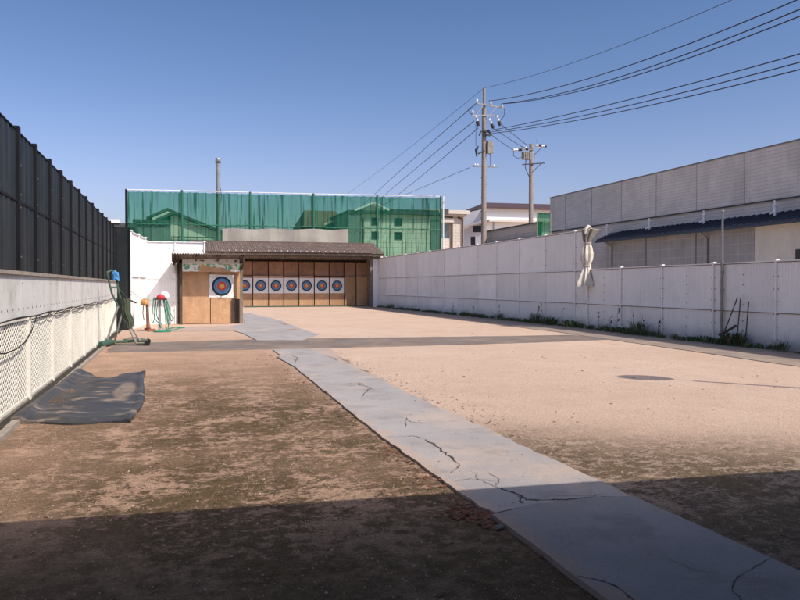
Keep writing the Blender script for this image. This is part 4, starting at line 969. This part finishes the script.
def wire(a,b,sag,r,label,n=40):
    a=Vector(a);b=Vector(b); pts=[]
    for k in range(n+1):
        s=k/n; p=a+(b-a)*s; p.z-=4*sag*s*(1-s); pts.append(p)
    m=MB(); m.tube(pts,r,5,cap=False); tag(m.build('power_line',M['wire']),label,'power line','overhead power lines')
WIRES=[
    ((19.935, 48, 14.531), (18.634, 14, 10.944), 0.6, 0.012, 'topmost thin overhead line rising to the upper right of the sky'),
    ((20.212, 47.8, 13.639), (18.649, 14, 10.16), 0.74, 0.022, 'upper overhead cable of the top trio at the right'),
    ((21.2, 47.82, 13.53), (18.654, 14, 9.875), 0.74, 0.022, 'middle overhead cable of the top trio at the right'),
    ((21.12, 47.82, 13.50), (18.658, 14, 9.637), 0.78, 0.022, 'lowest overhead cable of the top trio at the right'),
    ((20.073, 47.8, 11.639), (18.685, 14, 8.157), 0.26, 0.02, 'upper overhead cable of the lower trio at the right'),
    ((20.073, 47.8, 11.54), (18.69, 14, 7.918), 0.34, 0.02, 'middle overhead cable of the lower trio at the right'),
    ((20.073, 47.8, 11.44), (18.694, 14, 7.679), 0.36, 0.02, 'lowest overhead cable of the lower trio at the right'),
    ((19.935, 48, 14.531), (23.703, 120, 14.096), 0.36, 0.014, 'faint thin line descending left from the tip of the taller pole'),
    ((19.363, 48, 13.462), (28.565, 120, 13.762), -0.12, 0.026, 'upper thick line descending left from the taller utility pole'),
    ((19.223, 48, 12.293), (30.21, 120, 13.809), -0.12, 0.026, 'middle thick line descending left from the taller utility pole'),
    ((19.51, 48, 11.845), (31.868, 120, 13.856), 0.2, 0.026, 'lower thick line descending left from the taller utility pole'),
    ((18.943, 48, 9.194), (31.037, 120, 13.832), -0.04, 0.018, 'low thin line descending left toward the end of the net'),
    ((20.974, 47.8, 12.224), (26.02, 54, 12.062), 0.02, 0.022, 'right slack line joining the two utility poles'),
    ((20.432, 47.8, 11.892), (25.728, 54, 11.857), 0.02, 0.022, 'middle slack line joining the two utility poles'),
    ((20.217, 47.8, 11.515), (24.854, 54, 11.661), 0.04, 0.022, 'left slack line joining the two utility poles'),
]
for (a,b,sag,r,lb) in WIRES: wire(a,b,sag,r,lb)

# ------------------------------------------------------------------ weeds, stalks, stones, litter
random.seed(21)
def weed_mesh(seed,nl,h,w,spread,dry=0.):
    rn=random.Random(seed); m=MB()
    for k in range(nl):
        a=rn.uniform(0,6.28); r=spread*math.sqrt(rn.random()); bx,by=r*math.cos(a)*.7,r*math.sin(a)*1.6
        hh=h*rn.uniform(.35,1.); la=rn.uniform(0,6.28); le=hh*rn.uniform(.25,.8); ww=w*rn.uniform(.6,1.3)
        dx,dy=math.cos(la),math.sin(la); sx,sy=-dy,dx
        P=[(bx,by,0,.2),(bx+dx*le*.35,by+dy*le*.35,hh*.6,1),(bx+dx*le*.75,by+dy*le*.75,hh*.95,.8),(bx+dx*le,by+dy*le,hh*.85,.05)]
        vs=[]
        for (x,y,z,q) in P: vs+=[(x-sx*ww*q,y-sy*ww*q,z),(x+sx*ww*q,y+sy*ww*q,z)]
        m.add(vs,[(0,1,3,2),(2,3,5,4),(4,5,7,6)],1 if rn.random()<dry else 0,True)
    return m
protos=[]
for k,(nl,h,w,s) in enumerate(((150,.24,.011,.26),(170,.17,.015,.34),(130,.34,.006,.24),(150,.13,.019,.30))):
    protos.append(weed_mesh(k+3,nl,h,w,s,.10))
WL='green weeds sprouting along the foot of the white steel fence on the right'
first={}
ylist=[]
y=46
while y>11.8:
    dens=.55 if y>30 else (.42 if y>24 else (.30 if y>17 else .55)); ylist.append(y); y-=dens*random.uniform(.7,1.4)
for i,y in enumerate(ylist):
    k=random.randrange(4); x=(12.42 if y>21.3 else 12.30-.05*(21.3-y))-random.uniform(.12,.34)
    if k not in first:
        o=protos[k].build('weed_clump',[M['weed'],M['weed_dry']],org=(0,0,0)); first[k]=o
    else: o=first[k].copy(); col.objects.link(o)
    s=random.choice((.45,.6,.8,1.15))*random.uniform(.8,1.15)*(1.0 if 17<y<26 else .7)
    o.location=(x,y,.008); o.rotation_euler=(0,0,random.uniform(-.5,.5)); o.scale=(s,s*1.2,s)
    tag(o,WL,'weeds','weeds along the right fence')
# tall dry stalks
sp=None
for (x,y,h) in ((12.15,24.3,.62),(12.1,24.0,.85),(12.15,22.6,.55),(12.12,20.3,.62),(12.1,19.7,.45),(12.05,19.2,.8),(12.0,18.3,.7),(12.03,18.0,.55),(12.0,17.2,.4),(12.2,30.5,.5),(12.2,33,.55),(12.2,27.8,.6)):
    m=MB(); lean=random.uniform(-.15,.15); m.tube([(x,y,0),(x+lean*.2,y+lean*.4,h*.5),(x+lean*.3,y+lean,h)],[.007,.005,.003],5)
    for q in range(7):
        z=h*random.uniform(.25,.98); s=random.choice((-1,1)); yy=y+lean*z/h; m.add([(x,yy,z),(x-.03,yy+s*.05,z+.05),(x-.01,yy+s*.10,z+.07),(x,yy+s*.05,z+.02)],[(0,1,2,3)])
    tag(m.build('dry_stalk',M['stalk']),'tall dry weed stalk standing against the white fence on the right','weed stalk','dry stalks along the right fence')
# plant supports by the mast
t=thing('staked_plant',(11.72,14.25,0),'withered plant tied to three thin stakes at the foot of the steel mast','plant')
for (a,b) in (((11.78,14.05,0),(11.84,14.0,1.03)),((11.75,14.55,0),(11.84,14.1,1.05)),((11.75,13.75,0),(11.83,13.74,.98))):
    m=MB(); m.tube([a,b],.013,6); m.build('stake',M['stalk'],t)
m=weed_mesh(44,200,.32,.012,.20,.12); m.v=[(x+11.72,y+14.05,z) for x,y,z in m.v]; m.build('leaves',[M['weed'],M['weed_dry']],t)
m=MB(); m.tube([(11.7,14.5,.22),(11.68,14.2,.33),(11.68,13.95,.45)],.03,6); m.tube([(11.7,14.45,.2),(11.7,14.0,.18)],.02,6); m.build('stem',M['stalk'],t)
# dry grass tuft spilling on to the mat
for (x,y,s,lb) in ((-1.28,9.55,1.0,'brown dry grass tuft spilling over the left edge of the rubber mat'),(-.35,7.9,.35,'tiny dry tuft at the near right corner of the rubber mat'),(-1.02,12.3,.45,'small dry grass tuft beyond the far end of the rubber mat')):
    m=weed_mesh(int(s*100),2200 if s>.9 else 300,.05,.0013,.34); o=m.build('grass_tuft',M['weed_dry'],org=(0,0,0)); o.location=(x,y,.02); o.scale=(s*.8,s,s)
    tag(o,lb,'grass tuft','dry grass tufts')
m=MB(); 
vs=[]; rn=random.Random(5)
for (r,z) in ((.022,0),(.03,.011),(.024,.022),(.009,.027)):
    for k in range(9): a=2*math.pi*k/9; q=r*rn.uniform(.8,1.2); vs.append((1.67+q*math.cos(a),3.80+q*.8*math.sin(a),z*rn.uniform(.85,1.1)))
m.add(vs,[(i*9+k,i*9+(k+1)%9,(i+1)*9+(k+1)%9,(i+1)*9+k) for i in range(3) for k in range(9)]+[tuple(range(27,36))])
tag(m.build('stone',M['stone']),'small grey stone on the shaded soil beside the near path slab','stone')

# loose grit and leaf litter that nobody could count
rn=random.Random(9); m=MB()
def pebble(x,y,s,z0=0):
    a=rn.uniform(0,6.28); vs=[]
    for k in range(5): g=a+k*1.2566; q=s*rn.uniform(.7,1.2); vs.append((x+q*math.cos(g),y+q*math.sin(g),z0-.002))
    vs.append((x+rn.uniform(-.2,.2)*s,y+rn.uniform(-.2,.2)*s,z0+s*rn.uniform(.5,.9)))
    m.add(vs,[(k,(k+1)%5,5) for k in range(5)],rn.choice((0,0,1,2)),True)
cnt=0
while cnt<14000:
    y=2.4+12*rn.random()**1.7; x=rn.uniform(-1.3,1.75) if rn.random()<.62 else rn.uniform(2.75,2.75+y*.75)
    pebble(x,y,rn.uniform(.0025,.007)*(1.7 if rn.random()<.05 else 1)); cnt+=1
tag(m.build('grit',[pm('grit_tan',(.46,.33,.24),rough=.95,bs=0),pm('grit_dark',(.16,.12,.09),rough=.95,bs=0),pm('grit_pale',(.44,.36,.29),rough=.95,bs=0)],org=(0,0,0)),kind='stuff',label='loose grit and small pebbles scattered over the sand',cat='grit')
m=MB()
def leaf(x,y,s,z=0):
    a=rn.uniform(0,6.28); c,sn=math.cos(a),math.sin(a); P=[(-1,0,.0),(-.2,.45,.35),(1,0,.15),(-.2,-.45,.3)]
    m.add([(x+(u*c-v*sn)*s,y+(u*sn+v*c)*s,z+.003+w*s*rn.uniform(.3,1.)) for u,v,w in P],[(0,1,2),(0,2,3)],rn.choice((0,0,1)))
for k in range(520):
    y=3.2+12.5*rn.random(); x=1.74-abs(rn.gauss(0,.13)) if rn.random()<.55 else 2.80+abs(rn.gauss(0,.18)); leaf(x,y,rn.uniform(.010,.024))
for k in range(160): leaf(1.62+rn.gauss(0,.07),4.1+rn.gauss(0,.12),rn.uniform(.012,.028),.005)
for k in range(110): leaf(1.70+rn.gauss(0,.06),5.5+rn.gauss(0,.5),rn.uniform(.012,.026),.005)
for k in range(300): leaf(rn.uniform(-1.2,1.7),rn.uniform(3.0,14),rn.uniform(.008,.02))
for k in range(160): leaf(rn.uniform(3.,9.5),rn.uniform(6,21),rn.uniform(.01,.03))
for k in range(260): leaf(rn.uniform(1.8,3.2),rn.uniform(4,16),rn.uniform(.006,.014),ZS)
tag(m.build('leaf_litter',[pm('leaf_rust',(.22,.075,.035),(.16,.06,.03),20,.8,bs=0),pm('leaf_brown',(.14,.085,.05),rough=.85,bs=0)],org=(0,0,0)),kind='stuff',label='dry reddish leaf litter along the edges of the path',cat='leaf litter')

# ------------------------------------------------------------------ shooting shelter over the viewpoint and lamp post (their shadows fall into view)
t=thing('shooting_shelter',(5,-.5,0),'open shooting shelter roof over the near end of the range','shelter')
H=2.9
m=MB(); vs=[(-1.55,2.72,H),(14,1.96,H),(14,-4.2,H-.35),(-1.55,-3.6,H-.35)]; m.add(vs+[(x,y,z-.08) for x,y,z in vs],[(0,1,2,3),(7,6,5,4),(0,4,5,1),(1,5,6,2),(2,6,7,3),(3,7,4,0)]); m.build('roof',M['roof_brown'],t)
for x in (-1.4,4.2,8.4,12.5):
    m=MB(); m.box(x-.06,x+.06,1.55,1.67,0,2.8); m.build('post',M['wood_dark'],t)
m=MB(); m.box(-1.5,13.9,-3.9,-3.8,0,2.5); m.build('back_wall',M['wood_grey'],t)
SUN_EL,SUN_AZ=47.,39.5
sx,sy=math.sin(R(SUN_AZ)),-math.cos(R(SUN_AZ))
t=thing('lamp_post',(6.45+3.5/math.tan(R(SUN_EL))*sx,9.55+3.5/math.tan(R(SUN_EL))*sy,0),'slim lamp post with round globe beside the right edge of view','lamp post')
bx,by=t.location.x,t.location.y
m=MB(); m.tube([(bx,by,0),(bx,by,2.75)],.05,10); m.tube([(bx,by,2.75),(bx,by,3.25)],.008,8); m.build('shaft',M['grey_steel'],t)
m=MB(); m.lathe((bx,by,3.5),[(.29*math.cos(R(a)),.29*math.sin(R(a))) for a in range(-90,91,12)],24); m.build('globe',M['white_plastic'],t)

# ------------------------------------------------------------------ light, sky, camera
w=bpy.data.worlds.new('World'); scn.world=w; w.use_nodes=True; nt=w.node_tree; nt.nodes.clear()
out=N(nt,'ShaderNodeOutputWorld'); bg=N(nt,'ShaderNodeBackground'); sky=N(nt,'ShaderNodeTexSky',sky_type='NISHITA')
sky.sun_disc=False; sky.sun_elevation=R(SUN_EL); sky.sun_rotation=R(180-SUN_AZ); sky.altitude=0; sky.air_density=1.0; sky.dust_density=1.6; sky.ozone_density=3.0
hs=N(nt,'ShaderNodeHueSaturation'); hs.inputs['Saturation'].default_value=.80; hs.inputs['Hue'].default_value=.504
gm=N(nt,'ShaderNodeGamma'); gm.inputs['Gamma'].default_value=1.35
nt.links.new(sky.outputs[0],hs.inputs['Color']); nt.links.new(hs.outputs[0],gm.inputs[0]); 
tz=N(nt,'ShaderNodeTexCoord'); sz=N(nt,'ShaderNodeSeparateXYZ'); nt.links.new(tz.outputs['Generated'],sz.inputs[0])
cr=N(nt,'ShaderNodeValToRGB'); nt.links.new(sz.outputs[2],cr.inputs[0]); el=cr.color_ramp.elements
el[0].position=.0; el[0].color=(.80,.70,.76,1); el[1].position=.75; el[1].color=(1.30,1.20,1.08,1)
for ps,cc in ((.12,(.72,.66,.76,1)),(.24,(.54,.60,.70,1)),(.38,(.44,.57,.68,1))):
    e_=el.new(ps); e_.color=cc
nt.links.new(mixc(nt,1.,gm.outputs[0],cr.outputs[0],'MULTIPLY'),bg.inputs[0]); bg.inputs[1].default_value=.112
nt.links.new(bg.outputs[0],out.inputs[0])
sd=bpy.data.lights.new('Sun','SUN'); sd.energy=4.45; sd.angle=R(.5); sd.color=(1,.92,.82)
so=bpy.data.objects.new('Sun',sd); col.objects.link(so); so.location=(20,-25,40)
d=Vector((sx*math.cos(R(SUN_EL)),sy*math.cos(R(SUN_EL)),math.sin(R(SUN_EL)))); so.rotation_euler=d.to_track_quat('Z','Y').to_euler()

cd=bpy.data.cameras.new('Camera'); cam=bpy.data.objects.new('Camera',cd); col.objects.link(cam)
cd.sensor_width=36; cd.lens=36*770/800; cd.clip_start=.05; cd.clip_end=2000
cam.location=(0,0,1.31); cam.rotation_euler=(R(90-1.0416),0,R(-16.357)); scn.camera=cam
scn.view_settings.view_transform='Standard'; scn.view_settings.look='None'; scn.view_settings.exposure=0; scn.view_settings.gamma=1
scn.render.engine='CYCLES'; scn.cycles.max_bounces=8; scn.cycles.transparent_max_bounces=24
